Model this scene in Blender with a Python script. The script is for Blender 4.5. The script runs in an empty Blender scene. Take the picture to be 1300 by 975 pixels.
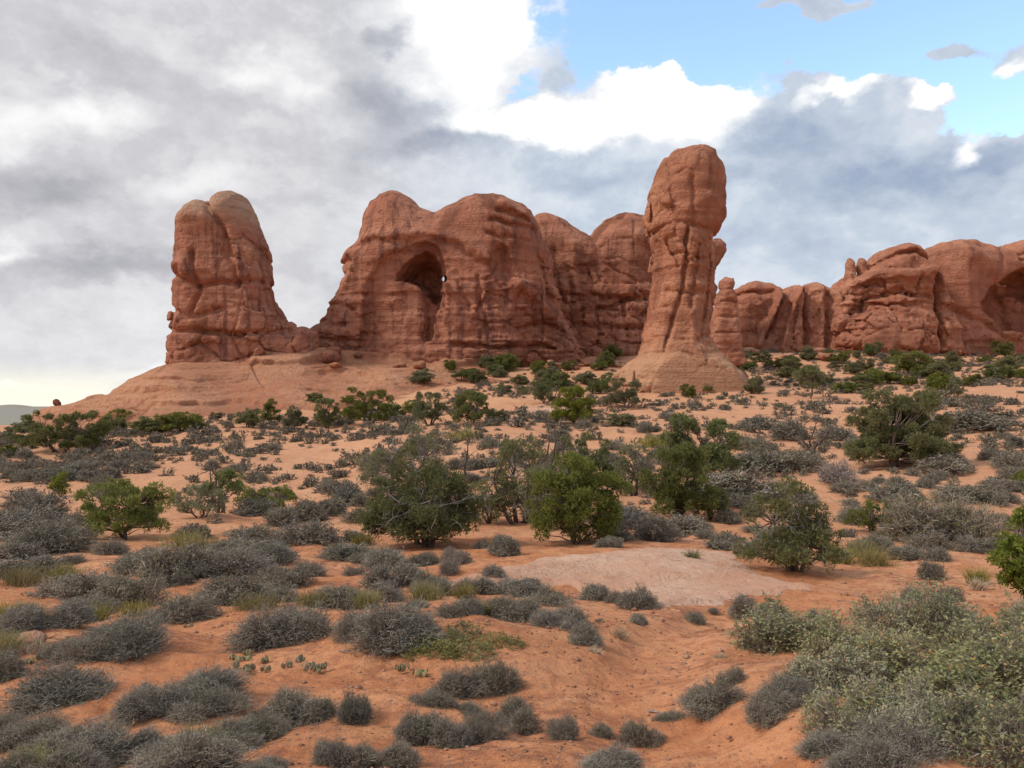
import bpy, math, random
import numpy as np
from mathutils import Vector, Matrix

# ------------------------------------------------------------------ frame, camera, sky, sun
sc = bpy.context.scene
COL = sc.collection
FP, CX, HY = 1011.0, 650.0, 515.0        # focal length and horizon in photo pixels (1300 wide)
EYE = 1.7
R = math.radians

cam_d = bpy.data.cameras.new('camera'); cam = bpy.data.objects.new('camera', cam_d); COL.objects.link(cam)
cam_d.sensor_width = 36.0; cam_d.lens = 36.0 * FP / 1300.0
cam_d.clip_start = 0.1; cam_d.clip_end = 40000
cam_d.shift_y = (HY - 487.5) / 1300.0
cam.location = (0, 0, EYE); cam.rotation_euler = (R(90), 0, 0)
sc.camera = cam

SUN_AZ, SUN_EL = -104.0, 44.0             # degrees: azimuth from +Y (negative = left), elevation
sun_d = bpy.data.lights.new('sun', 'SUN'); sun = bpy.data.objects.new('sun', sun_d); COL.objects.link(sun)
sun_d.energy = 1.2; sun_d.angle = R(11); sun_d.color = (1.0, 0.93, 0.82)
_sd = Vector((math.sin(R(SUN_AZ)) * math.cos(R(SUN_EL)), math.cos(R(SUN_AZ)) * math.cos(R(SUN_EL)), math.sin(R(SUN_EL))))
sun.location = (-30, -20, 60)
sun.rotation_euler = _sd.to_track_quat('Z', 'Y').to_euler()

sc.view_settings.view_transform = 'Standard'; sc.view_settings.look = 'None'
sc.view_settings.exposure = 1.15; sc.view_settings.gamma = 1.0
sc.view_settings.use_curve_mapping = False
sc.render.filter_size = 1.7
try:
    sc.cycles.use_denoising = True
    sc.cycles.max_bounces = 5; sc.cycles.diffuse_bounces = 3
    sc.cycles.transparent_max_bounces = 4
except Exception:
    pass

# ------------------------------------------------------------------ node helper
class NT:
    def __init__(s, tree): s.t = tree; s.n = tree.nodes; s.l = tree.links
    def new(s, typ, **kw):
        nd = s.n.new(typ)
        for k, v in kw.items(): setattr(nd, k, v)
        return nd
    def put(s, sock, v):
        if isinstance(v, bpy.types.NodeSocket): s.l.new(v, sock)
        elif v is not None:
            if hasattr(sock.default_value, '__len__') and isinstance(v, (tuple, list)) and len(v) == 3 and len(sock.default_value) == 4:
                v = tuple(v) + (1.0,)
            sock.default_value = v
    def math(s, op, a, b=None, c=None, clamp=False):
        nd = s.new('ShaderNodeMath', operation=op, use_clamp=clamp)
        for i, v in enumerate((a, b, c)):
            if v is not None: s.put(nd.inputs[i], v)
        return nd.outputs[0]
    def add(s, a, b): return s.math('ADD', a, b)
    def sub(s, a, b): return s.math('SUBTRACT', a, b)
    def mul(s, a, b): return s.math('MULTIPLY', a, b)
    def vec(s, op, a, b=None, scale=None):
        nd = s.new('ShaderNodeVectorMath', operation=op)
        s.put(nd.inputs[0], a)
        if b is not None: s.put(nd.inputs[1], b)
        if scale is not None: s.put(nd.inputs['Scale'], scale)
        return nd.outputs['Value'] if op in ('LENGTH', 'DISTANCE', 'DOT_PRODUCT') else nd.outputs['Vector']
    def noise(s, vec, scale, detail=4, rough=0.55, dist=0.0, col=False):
        nd = s.new('ShaderNodeTexNoise')
        s.put(nd.inputs['Vector'], vec); s.put(nd.inputs['Scale'], scale); s.put(nd.inputs['Detail'], detail)
        s.put(nd.inputs['Roughness'], rough); s.put(nd.inputs['Distortion'], dist)
        return nd.outputs['Color'] if col else nd.outputs['Fac']
    def mapr(s, v, a, b, c=0.0, d=1.0, interp='SMOOTHSTEP'):
        nd = s.new('ShaderNodeMapRange', interpolation_type=interp)
        for i, q in enumerate((v, a, b, c, d)): s.put(nd.inputs[i], q)
        return nd.outputs[0]
    def mix(s, f, a, b, blend='MIX'):
        nd = s.new('ShaderNodeMix', data_type='RGBA', blend_type=blend)
        s.put(nd.inputs['Factor'], f); s.put(nd.inputs[6], a); s.put(nd.inputs[7], b)
        return nd.outputs[2]
    def ramp(s, f, stops):
        nd = s.new('ShaderNodeValToRGB')
        e = nd.color_ramp.elements
        while len(e) < len(stops): e.new(0.5)
        for el, (p, c) in zip(e, stops): el.position = p; el.color = tuple(c) + (1.0,)
        s.put(nd.inputs[0], f); return nd.outputs[0]
    def xyz(s, v):
        nd = s.new('ShaderNodeSeparateXYZ'); s.put(nd.inputs[0], v); return nd.outputs
    def comb(s, x, y, z):
        nd = s.new('ShaderNodeCombineXYZ')
        for i, v in enumerate((x, y, z)): s.put(nd.inputs[i], v)
        return nd.outputs[0]
    def mapping(s, v, loc=(0, 0, 0), rot=(0, 0, 0), scale=(1, 1, 1), typ='POINT'):
        nd = s.new('ShaderNodeMapping', vector_type=typ)
        s.put(nd.inputs[0], v)
        nd.inputs['Location'].default_value = loc; nd.inputs['Rotation'].default_value = rot; nd.inputs['Scale'].default_value = scale
        return nd.outputs[0]

# ------------------------------------------------------------------ world: Nishita sky behind procedural clouds
def make_world():
    w = bpy.data.worlds.new('World'); sc.world = w; w.use_nodes = True
    t = NT(w.node_tree); t.n.clear()
    out = t.new('ShaderNodeOutputWorld')
    sky = t.new('ShaderNodeTexSky', sky_type='NISHITA')
    sky.sun_disc = False; sky.sun_elevation = R(SUN_EL)
    sky.sun_rotation = math.atan2(_sd.x, _sd.y)
    sky.air_density = 1.0; sky.dust_density = 0.15; sky.ozone_density = 1.0
    bg_sky = t.new('ShaderNodeBackground'); bg_sky.inputs[1].default_value = 0.15
    t.put(bg_sky.inputs[0], sky.outputs[0])
    tc = t.new('ShaderNodeTexCoord').outputs['Generated']
    d = t.vec('NORMALIZE', tc)
    x, y, z = t.xyz(d)
    az = t.mul(t.math('ARCTAN2', x, y), 180 / math.pi)
    el = t.mul(t.math('ARCSINE', z), 180 / math.pi)
    p0 = t.comb(az, el, 0.0)
    # cloud-space coordinate: flattened so the cloud banks lie along the horizon
    cs = t.comb(t.mul(az, 0.060), t.mul(el, 0.088), 0.0)
    n_w = t.noise(cs, 1.6, 5, 0.55, 0.0, col=True)
    n_w2 = t.noise(cs, 6.0, 5, 0.6, 0.0, col=True)
    warp = t.add_v(t.vec('SCALE', t.vec('SUBTRACT', n_w, (0.5, 0.5, 0.5)), scale=7.0),
                   t.vec('SCALE', t.vec('SUBTRACT', n_w2, (0.5, 0.5, 0.5)), scale=2.6)) if hasattr(t, 'add_v') else \
        t.vec('ADD', t.vec('SCALE', t.vec('SUBTRACT', n_w, (0.5, 0.5, 0.5)), scale=7.0),
              t.vec('SCALE', t.vec('SUBTRACT', n_w2, (0.5, 0.5, 0.5)), scale=2.6))
    p = t.vec('ADD', p0, warp)
    n1 = t.noise(cs, 2.2, 7, 0.58, 0.3)
    n2 = t.noise(cs, 7.0, 6, 0.6, 0.2)
    n3 = t.noise(cs, 22.0, 5, 0.62, 0.2)

    def ang(px, py):
        a = math.atan((px - CX) / FP)
        return math.degrees(a), math.degrees(math.atan((HY - py) / FP * math.cos(a)))
    def blob(px, py, rx, ry, amp, rot=0.0, hard=0.0):
        a, e = ang(px, py)
        k = 180 / math.pi / FP * 0.88
        m = t.mapping(p, loc=(a, e, 0), rot=(0, 0, R(rot)), scale=(rx * k, ry * k, 1.0), typ='TEXTURE')
        m = t.vec('MULTIPLY', m, (1, 1, 0))
        return t.mapr(t.vec('LENGTH', m), hard, 1.0, amp, 0.0)
    def total(lst, base):
        v = base
        for b in lst: v = t.add(v, blob(*b))
        return v
    # where the blue shows (positive) and where cloud closes over it again (negative)
    blue = total([
        (1010, 10, 330, 110, 1.2, 0, .35), (1240, 110, 190, 150, 1.1, 0, .3), (780, 60, 190, 80, 1.0, -14, .3),
        (1150, 60, 190, 80, .7, 0, .2), (660, 105, 60, 22, .7, 0, .1),
        (1360, 60, 160, 160, .8, 0, .2),
        (1020, 2, 100, 22, -1.9, 0, 0), (1205, 60, 85, 30, -2.2, 8, 0), (1300, 62, 80, 50, -2.2, 20, 0),
        (600, 40, 110, 75, -.9, 0, .4), (850, 130, 140, 66, -1.5, 0, .55), (700, 150, 110, 45, -1.1, 0, .5),
        (1080, 160, 150, 70, -1.3, -8, .5), (1180, 124, 36, 20, -1.2, -8, .4),
        (1270, 222, 80, 26, -1.1, 8, .4), (1150, 260, 260, 70, -1.4, 0, .5),
    ], t.add(-0.35, t.add(t.mul(t.sub(n2, 0.5), 1.25), t.mul(t.sub(n3, 0.5), 0.55))))
    # a generic broken deck away from the photographed part of the sky
    gen = t.mapr(t.noise(cs, 1.1, 6, 0.55), 0.52, 0.66, 0.0, 0.9)
    away = t.mapr(t.math('ABSOLUTE', az), 45.0, 70.0)
    blue = t.add(blue, t.mul(gen, away))
    blue_f = t.mul(t.mapr(blue, -0.06, 0.46), 0.98)
    # brightness of the cloud: base deck, dark banks, lit heads
    bri = total([
        (600, 30, 185, 95, .58, 0, .2), (600, 120, 60, 60, .25, 0, .2), (640, 150, 130, 40, .45, 0, .2),
        (850, 122, 155, 70, .68, 0, .35), (700, 150, 120, 50, .75, 0, .3), (930, 100, 70, 40, .45, 0, .2),
        (1070, 110, 85, 22, .55, 14, .1), (1178, 124, 40, 22, .8, -8, .1), (1228, 212, 36, 20, .55, 30, 0), (1275, 85, 40, 18, .35, 20, 0),
        (320, 75, 100, 36, .32, 12, 0), (390, 100, 70, 34, .28, 0, 0), (110, 130, 120, 38, .30, 10, 0), (10, 150, 70, 44, .22, 0, 0), (200, 40, 120, 30, .12, 0, 0), (10, 310, 46, 26, .32, 0, 0),
        (250, 230, 140, 36, .22, 14, 0), (330, 150, 60, 20, .1, 0, 0),
        (10, 492, 150, 26, .75, 0, .35), (200, 470, 220, 22, .15, 0, 0),
        (500, 130, 130, 60, -.24, -8, 0), (550, 185, 130, 36, -.24, 0, .1), (490, 35, 46, 30, -.34, 30, .1),
        (60, 235, 170, 60, -.22, 0, .2), (160, 345, 190, 34, -.20, 0, .2), (250, 90, 200, 70, -.05, 0, 0), (60, 50, 190, 60, -.07, 0, 0), (80, 420, 220, 50, -.05, 0, 0),
        (420, 190, 110, 40, -.10, 0, 0),
        (1010, 165, 120, 40, -.16, -14, .1), (1120, 230, 170, 50, -.24, -8, .2), (900, 215, 190, 30, -.20, 0, .1), (1000, 290, 170, 40, -.10, 0, 0),
        (1270, 222, 76, 24, -.18, 8, 0), (720, 230, 110, 36, -.14, 0, .1), (1130, 310, 180, 40, -.05, 0, 0),
        (1210, 60, 90, 34, -.10, 8, 0), (1020, 4, 110, 26, -.12, 0, 0), (1290, 84, 50, 20, .25, 20, 0), (960, 350, 300, 40, .06, 0, 0), (220, 430, 420, 90, .14, 0, .1), (640, 250, 200, 50, .06, 0, 0), (420, 300, 160, 70, .08, 0, 0),
    ], t.add(0.63, t.add(t.mul(t.sub(n1, 0.5), 0.38), t.add(t.mul(t.sub(n2, 0.5), 0.30), t.mul(t.sub(n3, 0.5), 0.10)))))
    bri = t.math('MAXIMUM', bri, 0.30)
    # blue-grey on the dark bank to the right, warmer grey to the left, cream at the horizon on the left
    side = t.mapr(az, -16.0, 6.0)
    dark = t.mix(side, (0.42, 0.42, 0.46), (0.35, 0.43, 0.57))
    mid = t.mix(side, (0.66, 0.66, 0.69), (0.60, 0.67, 0.77))
    f1 = t.mapr(bri, 0.36, 0.64, interp='LINEAR'); f2 = t.mapr(bri, 0.62, 1.05, interp='LINEAR')
    colr = t.mix(f2, t.mix(f1, dark, mid), (1.06, 1.055, 1.05))
    low = t.mul(t.mapr(el, 3.2, 0.6), t.mapr(az, -20, -29))
    colr = t.mix(low, colr, (1.02, 0.98, 0.84))
    bg_c = t.new('ShaderNodeBackground'); t.put(bg_c.inputs[0], colr); bg_c.inputs[1].default_value = 0.46
    mx = t.new('ShaderNodeMixShader')
    t.put(mx.inputs[0], blue_f); t.l.new(bg_c.outputs[0], mx.inputs[1]); t.l.new(bg_sky.outputs[0], mx.inputs[2])
    t.l.new(mx.outputs[0], out.inputs[0])
make_world()

# ------------------------------------------------------------------ numpy noise
def _hash(ix, iy, iz, seed):
    h = (ix.astype(np.int64) * 374761393 + iy.astype(np.int64) * 668265263 + iz.astype(np.int64) * 2147483647 + seed * 1274126177) & 0xFFFFFFFF
    h = ((h ^ (h >> 13)) * 1274126177) & 0xFFFFFFFF
    h = ((h ^ (h >> 16)) * 2246822519) & 0xFFFFFFFF
    return ((h ^ (h >> 15)) & 0xFFFFFF).astype(np.float64) / 0xFFFFFF
def vnoise(x, y, z, seed=0):
    ix, iy, iz = np.floor(x), np.floor(y), np.floor(z)
    fx, fy, fz = x - ix, y - iy, z - iz
    ix, iy, iz = ix.astype(np.int64), iy.astype(np.int64), iz.astype(np.int64)
    ux, uy, uz = (f * f * f * (f * (f * 6 - 15) + 10) for f in (fx, fy, fz))
    def L(a, b, t): return a + (b - a) * t
    c = [[[_hash(ix + i, iy + j, iz + k, seed) for k in (0, 1)] for j in (0, 1)] for i in (0, 1)]
    return L(L(L(c[0][0][0], c[1][0][0], ux), L(c[0][1][0], c[1][1][0], ux), uy),
             L(L(c[0][0][1], c[1][0][1], ux), L(c[0][1][1], c[1][1][1], ux), uy), uz) * 2 - 1
def fbm(x, y, z, oct=4, seed=0, gain=0.5):
    a, s, f = 1.0, 0.0, 1.0
    for o in range(oct):
        s = s + a * vnoise(x * f + o * 17.3, y * f - o * 9.1, z * f + o * 5.7, seed + o)
        a *= gain; f *= 2.03
    return s
def blocks(x, y, z, seed):
    """cellular noise: distance to the joint between neighbouring blocks, and a random value per block"""
    bx, by, bz = np.floor(x - .5), np.floor(y - .5), np.floor(z - .5)
    f1 = np.full(x.shape, 1e9); f2 = f1.copy(); idv = np.zeros(x.shape)
    for i in (0, 1):
        for j in (0, 1):
            for k in (0, 1):
                cx, cy, cz = (bx + i).astype(np.int64), (by + j).astype(np.int64), (bz + k).astype(np.int64)
                h = _hash(cx, cy, cz, seed)
                jx = .5 + .38 * (2 * h - 1); jy = .5 + .38 * (2 * (h * 7.31 % 1) - 1); jz = .5 + .38 * (2 * (h * 13.7 % 1) - 1)
                d = np.sqrt((cx + jx - x) ** 2 + (cy + jy - y) ** 2 + (cz + jz - z) ** 2)
                near = d < f1
                f2 = np.where(near, f1, np.minimum(f2, d)); idv = np.where(near, h * 29.3 % 1, idv); f1 = np.where(near, d, f1)
    return f2 - f1, idv * 2 - 1
def sstep(a, b, x):
    t = np.clip((x - a) / (b - a), 0, 1); return t * t * (3 - 2 * t)

# ------------------------------------------------------------------ mesh and object helpers
def mesh_np(name, verts, faces, smooth=False, mats=()):
    """faces: a list of (n,k) index arrays"""
    me = bpy.data.meshes.new(name)
    verts = np.asarray(verts, np.float32)
    faces = [np.asarray(f, np.int32) for f in (faces if isinstance(faces, list) else [faces]) if len(f)]
    me.vertices.add(len(verts)); me.vertices.foreach_set('co', verts.ravel())
    nl = sum(f.size for f in faces); nf = sum(len(f) for f in faces)
    me.loops.add(nl); me.loops.foreach_set('vertex_index', np.concatenate([f.ravel() for f in faces]))
    tot = np.concatenate([np.full(len(f), f.shape[1], np.int32) for f in faces])
    st = np.concatenate([[0], np.cumsum(tot)[:-1]]).astype(np.int32)
    me.polygons.add(nf); me.polygons.foreach_set('loop_start', st)
    try: me.polygons.foreach_set('loop_total', tot)
    except Exception: pass
    if smooth: me.polygons.foreach_set('use_smooth', np.ones(nf, bool))
    me.update(calc_edges=True); me.validate()
    for m in mats: me.materials.append(m)
    return me
def link(name, me, parent=None, loc=None):
    o = bpy.data.objects.new(name, me); COL.objects.link(o)
    if parent: o.parent = parent
    if loc is not None: o.location = loc
    return o
def tag(o, label=None, cat=None, group=None, kind=None):
    if label: o['label'] = label
    if cat: o['category'] = cat
    if group: o['group'] = group
    if kind: o['kind'] = kind
    return o
class Bag:
    def __init__(s): s.v = []; s.f = {}; s.n = 0
    def add(s, v, *fs):
        v = np.asarray(v, float).reshape(-1, 3)
        for f in fs:
            f = np.asarray(f, int)
            s.f.setdefault(f.shape[1], []).append(f + s.n)
        s.v.append(v); s.n += len(v)
    def mesh(s, name, mat, smooth=False):
        return mesh_np(name, np.concatenate(s.v), [np.concatenate(q) for q in s.f.values()], smooth, [mat])

# ------------------------------------------------------------------ terrain
_cols = np.array([-420., 0, 325, 650, 975, 1300, 1720])
_ds = np.array([0., 3, 5, 7, 10, 15, 20, 30, 40, 60, 80, 100, 120, 140, 170, 200, 260, 600, 2000, 6000, 30000])
_near = [-1.7, -1.95, -2.27, -2.7, -3.25, -4.0, -4.6, -5.4, -5.8]
_far = [[-6.6, -7.0, -7.2, -7.2, -7.4, -8, -9, -11, -20, -24, -18, -30],
        [-6.0, -5.9, -5.6, -5.0, -4.4, -4.6, -5.4, -7.5, -16, -22, -14, -30],
        [-5.5, -4.8, -3.3, -1.9, -0.6, 1.0, 2.0, 2.0, -8, -22, -14, -30],
        [-5.0, -3.4, -1.2, 0.9, 3.5, 9.2, 13.0, 14.0, 0, -22, -14, -30],
        [-4.8, -3.2, -1.0, 1.2, 3.7, 7.7, 13.2, 16.0, 4, -22, -14, -30],
        [-4.1, -2.2, 0.4, 2.6, 5.0, 8.7, 12.6, 16.0, 6, -22, -14, -30],
        [-3.4, -1.0, 1.8, 4.0, 6.2, 9.5, 13.0, 17.0, 8, -22, -14, -30]]
_tab = np.array([_near + f for f in _far])
def _cubic(tab, xs, x):
    """smooth (monotone enough) interpolation along the last axis knots xs for each x, given per-point rows of tab"""
    i = np.clip(np.searchsorted(xs, x) - 1, 0, len(xs) - 2)
    return i, np.clip((x - xs[i]) / (xs[i + 1] - xs[i]), 0, 1)
_slope = np.zeros_like(_tab)
for k in range(len(_ds)):
    a, b = max(k - 1, 0), min(k + 1, len(_ds) - 1)
    _slope[:, k] = (_tab[:, b] - _tab[:, a]) / (_ds[b] - _ds[a])
def base_height(x, y):
    az = np.arctan2(x, y); r = np.hypot(x, y)
    lim = R(46); azc = np.clip(az, -lim, lim)
    d = r * np.cos(azc)
    px = CX + FP * np.tan(azc)
    back = sstep(R(60), R(150), np.abs(az))
    px = px * (1 - back) + 650 * back
    ci, cf = _cubic(None, _cols, px); cf = cf * cf * (3 - 2 * cf)
    di, df = _cubic(None, _ds, d)
    h = _ds[di + 1] - _ds[di]
    def ev(c):
        p0, p1 = _tab[c, di], _tab[c, di + 1]; m0, m1 = _slope[c, di] * h, _slope[c, di + 1] * h
        t = df
        return (2*t**3 - 3*t**2 + 1) * p0 + (t**3 - 2*t**2 + t) * m0 + (-2*t**3 + 3*t**2) * p1 + (t**3 - t**2) * m1
    return EYE + ev(ci) * (1 - cf) + ev(ci + 1) * cf
# sand heaped round the old shrub clumps (x, y, radius, rise) and the shallow wash running out of the slab
MOUNDS = [(-.5, 10.4, 1.7, .30), (-1.2, 7.3, .9, .16), (-2.2, 11.2, 1.3, .18), (-3.4, 7.8, .9, .15), (-3.6, 14.5, 1.8, .22), (-6.5, 16, 2.2, .22), (-.4, 13.0, 1.6, .16), (3.0, 7.6, 1.3, .25), (2.2, 6.3, .7, .12), (-6.5, 11, 1.5, .2), (4.2, 30, 4, .3), (-4, 31, 4, .3), (15, 30, 4, .3), (5.5, 17.5, 1.5, -.10)]
WASH = [(4.5, 17.0), (2.6, 13.0), (1.75, 10.0), (1.25, 7.5), (1.35, 5.0), (1.6, 3.0)]
def height(x, y, fine=True):
    x = np.asarray(x, float); y = np.asarray(y, float)
    r = np.hypot(x, y)
    z = base_height(x, y)
    z0 = np.zeros_like(x)
    amp = np.clip(r / 8, 0.12, 1.0)
    z = z + 0.20 * amp * fbm(x / 5.0, y / 5.0, z0, 2, 11) * sstep(900, 200, r)
    z = z + 0.55 * sstep(30, 80, r) * fbm(x / 22.0, y / 22.0, z0, 2, 15) * sstep(900, 300, r)
    z = z + 1.6 * sstep(250, 900, r) * fbm(x / 160.0, y / 160.0, z0, 3, 14)
    nr = (r < 45) & (y > 0)
    if nr.any():
        xs, ys = x[nr] if x.ndim else x, y[nr] if y.ndim else y
        a = 0 * xs
        for mx, my, mr, mh in MOUNDS: a = a + mh * np.exp(-((xs - mx) ** 2 + (ys - my) ** 2) / mr ** 2)
        dd = np.full(np.shape(xs), 1e9)
        for (ax, ay), (bx, by) in zip(WASH[:-1], WASH[1:]):
            t = np.clip(((xs - ax) * (bx - ax) + (ys - ay) * (by - ay)) / ((bx - ax) ** 2 + (by - ay) ** 2), 0, 1)
            dd = np.minimum(dd, np.hypot(xs - ax - t * (bx - ax), ys - ay - t * (by - ay)))
        a = a - .13 * np.exp(-(dd / .55) ** 4)
        if x.ndim: z[nr] += a
        else: z = z + a
    if fine:
        z = z + 0.050 * fbm(x / 0.8, y / 0.8, z0, 3, 12) * sstep(160, 40, r)
        z = z + 0.010 * fbm(x / 0.13, y / 0.13, z0, 2, 13) * sstep(28, 9, r)
    return z
def ground_hit(px, py):
    ds = np.concatenate([np.arange(2.5, 60, 0.05), np.arange(60, 260, 0.2)])
    x = (px - CX) / FP * ds; zr = EYE + (HY - py) / FP * ds
    h = height(x, ds, False)
    k = np.nonzero(h >= zr)[0]
    d = ds[k[0]] if len(k) else 200.0
    return np.array([(px - CX) / FP * d, d, float(height((px - CX) / FP * d, d, False))])
def W3(px, py, d): return np.array([(px - CX) / FP * d, d, EYE + (HY - py) / FP * d])
def to_px(p): return CX + FP * p[0] / p[1], HY - FP * (p[2] - EYE) / p[1]

# ------------------------------------------------------------------ materials
def new_mat(name):
    m = bpy.data.materials.new(name); m.use_nodes = True
    t = NT(m.node_tree); t.n.clear()
    out = t.new('ShaderNodeOutputMaterial'); b = t.new('ShaderNodeBsdfPrincipled')
    t.l.new(b.outputs[0], out.inputs[0])
    b.inputs['Roughness'].default_value = 0.9
    b.inputs['Specular IOR Level'].default_value = 0.15
    return m, t, b
def bump(t, b, h, strength, dist):
    nd = t.new('ShaderNodeBump'); nd.inputs['Strength'].default_value = strength; nd.inputs['Distance'].default_value = dist
    t.put(nd.inputs['Height'], h); t.l.new(nd.outputs[0], b.inputs['Normal'])

def mat_ground():
    m, t, b = new_mat('red_sand')
    g = t.new('ShaderNodeNewGeometry').outputs['Position']
    n_big = t.noise(g, 0.10, 4, 0.55); n_mid = t.noise(g, 0.55, 5, 0.6, 0.4); n_fine = t.noise(g, 5.0, 5, 0.65); n_gr = t.noise(g, 45.0, 3, 0.7); n_pt = t.noise(g, 1.7, 6, 0.68, 0.8)
    c = t.mix(t.mapr(n_mid, 0.36, 0.66), (0.46, 0.180, 0.078), (0.56, 0.255, 0.126))
    c = t.mix(t.mul(t.mapr(n_big, 0.45, 0.66), 0.7), c, (0.63, 0.335, 0.188))
    # dark crust of living soil in broken patches
    cr = t.mul(t.mapr(t.noise(g, 0.33, 5, 0.62, 0.6), 0.49, 0.62), t.mapr(n_fine, 0.40, 0.60))
    c = t.mix(t.mul(cr, 0.88), c, (0.22, 0.090, 0.055))
    c = t.mix(t.mul(t.mapr(n_pt, 0.50, 0.64), 0.62), c, (0.35, 0.125, 0.055))
    c = t.mix(t.mul(t.mapr(n_pt, 0.44, 0.32), 0.45), c, (0.62, 0.32, 0.175))
    c = t.mix(t.mul(t.mapr(n_fine, 0.50, 0.66), 0.62), c, (0.33, 0.125, 0.066))
    c = t.mix(t.mul(t.mapr(n_gr, 0.60, 0.74), 0.45), c, (0.20, 0.085, 0.050))
    c = t.mix(t.mul(t.mapr(n_gr, 0.40, 0.28), 0.30), c, (0.66, 0.36, 0.22))
    c = t.mix(t.mul(t.mapr(t.vec('LENGTH', g), 26, 60), 0.5), c, (0.62, 0.345, 0.205))      # paler blown sand on the flat
    # the far plain beyond the red rock is grey-green scrub
    r = t.vec('LENGTH', g)
    c = t.mix(t.mapr(r, 300, 700), c, (0.27, 0.25, 0.21))
    t.put(b.inputs['Base Color'], c)
    rip = t.noise(t.mapping(g, rot=(0, 0, .5), scale=(3.0, 11.0, 3.0)), 1.0, 3, 0.5, 0.6)
    h = t.add(t.add(t.mul(n_fine, 0.9), t.mul(n_gr, 0.16)), t.mul(rip, 0.30))
    bump(t, b, h, 1.0, 0.09)
    return m
def mat_rock(name, base=(0.400, 0.152, 0.090), light=(0.52, 0.232, 0.142), dark=(0.190, 0.079, 0.060), pale=None, pale_z=None, sc_=1.0, streak=0.85, strata=0.6, relief=1.0):
    m, t, b = new_mat(name)
    g = t.new('ShaderNodeNewGeometry').outputs['Position']
    n1 = t.noise(g, 0.10 * sc_, 5, 0.6, 0.5); n2 = t.noise(g, 0.55 * sc_, 6, 0.65, 0.3)
    st = t.noise(t.mapping(g, scale=(0.02, 0.02, 0.55)), 1.0 * sc_, 5, 0.6, 0.35)
    sk = t.noise(t.mapping(g, scale=(0.55, 0.55, 0.045)), 1.0 * sc_, 4, 0.6, 0.2)
    c = t.mix(t.mapr(n1, 0.34, 0.66), base, light)
    c = t.mix(t.mul(t.mapr(st, 0.48, 0.68), strata), c, tuple(0.72 * q for q in base))
    c = t.mix(t.mul(t.mapr(st, 0.42, 0.30), strata * 0.8), c, light)
    c = t.mix(t.mul(t.mapr(sk, 0.50, 0.66), streak), c, dark)
    c = t.mix(t.mul(t.mapr(n2, 0.53, 0.68), 0.5), c, dark)
    c = t.mix(t.mul(t.mapr(n2, 0.44, 0.30), 0.45), c, light)
    # broad stains of desert varnish
    c = t.mix(t.mul(t.mapr(t.noise(t.mapping(g, loc=(31, 7, 3), scale=(0.07, 0.07, 0.035)), sc_, 5, 0.65, 0.8), 0.50, 0.64), streak), c, tuple(0.55 * q for q in base))
    if pale is not None:
        z = t.xyz(g)[2]
        z = t.add(z, t.mul(t.sub(n2, 0.5), 3.5))
        f = t.mul(t.mapr(z, pale_z[1], pale_z[0]), 1.0)
        c = t.mix(t.mul(f, 0.9), c, t.mix(t.mapr(st, 0.35, 0.62), pale, tuple(0.78 * q for q in pale)))
    t.put(b.inputs['Base Color'], c)
    vo = t.new('ShaderNodeTexVoronoi', feature='DISTANCE_TO_EDGE'); t.put(vo.inputs['Vector'], t.vec('ADD', t.mapping(g, scale=(.34, .34, .16)), t.vec('SCALE', t.noise(g, .5 * sc_, 3, .5, 0, True), scale=.9))); vo.inputs['Scale'].default_value = sc_
    ck = t.mul(t.mapr(vo.outputs['Distance'], 0.0, 0.05, 1.0, 0.0), t.mapr(n1, .44, .58))
    h = t.sub(t.add(t.add(t.mul(n2, 1.1), t.mul(st, 0.7)), t.mul(t.noise(g, 2.2 * sc_, 5, 0.7), 0.55)), t.mul(ck, .16))
    bl_ = t.noise(t.mapping(g, scale=(.12, .12, 2.6)), sc_, 3, .6, .6)
    bump(t, b, t.add(h, t.mul(bl_, .35)), 0.95, 0.8 * relief / sc_)
    return m
def mat_leaf(name, c1, c2, c3=None, f3=0.0, trans=0.0, nscale=2.2):
    m, t, b = new_mat(name)
    rnd = t.new('ShaderNodeNewGeometry').outputs['Random Per Island']
    ob = t.new('ShaderNodeTexCoord').outputs['Object']
    oi = t.new('ShaderNodeObjectInfo').outputs['Random']
    n = t.noise(ob, nscale, 3, 0.6)
    f = t.add(t.mul(t.mapr(n, 0.34, 0.66), 0.6), t.mul(rnd, 0.4))
    c = t.mix(f, c1, c2)
    if c3: c = t.mix(t.mapr(rnd, 1 - f3, 1 - f3 + 0.01), c, c3)
    hs = t.new('ShaderNodeHueSaturation'); t.put(hs.inputs['Color'], c)
    t.put(hs.inputs['Value'], t.mapr(oi, 0, 1, 0.84, 1.18, 'LINEAR')); t.put(hs.inputs['Hue'], t.mapr(t.math('FRACT', t.mul(oi, 7.3)), 0, 1, 0.486, 0.512, 'LINEAR')); t.put(hs.inputs['Saturation'], t.mapr(t.math('FRACT', t.mul(oi, 13.1)), 0, 1, 0.82, 1.14, 'LINEAR'))
    t.put(b.inputs['Base Color'], hs.outputs[0])
    b.inputs['Roughness'].default_value = 0.75
    if trans > 0:
        tr = t.new('ShaderNodeBsdfTranslucent'); t.put(tr.inputs[0], hs.outputs[0])
        mx = t.new('ShaderNodeMixShader'); mx.inputs[0].default_value = trans
        t.l.new(b.outputs[0], mx.inputs[1]); t.l.new(tr.outputs[0], mx.inputs[2])
        out = [n for n in t.n if n.type == 'OUTPUT_MATERIAL'][0]
        t.l.new(mx.outputs[0], out.inputs[0])
    return m
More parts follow.
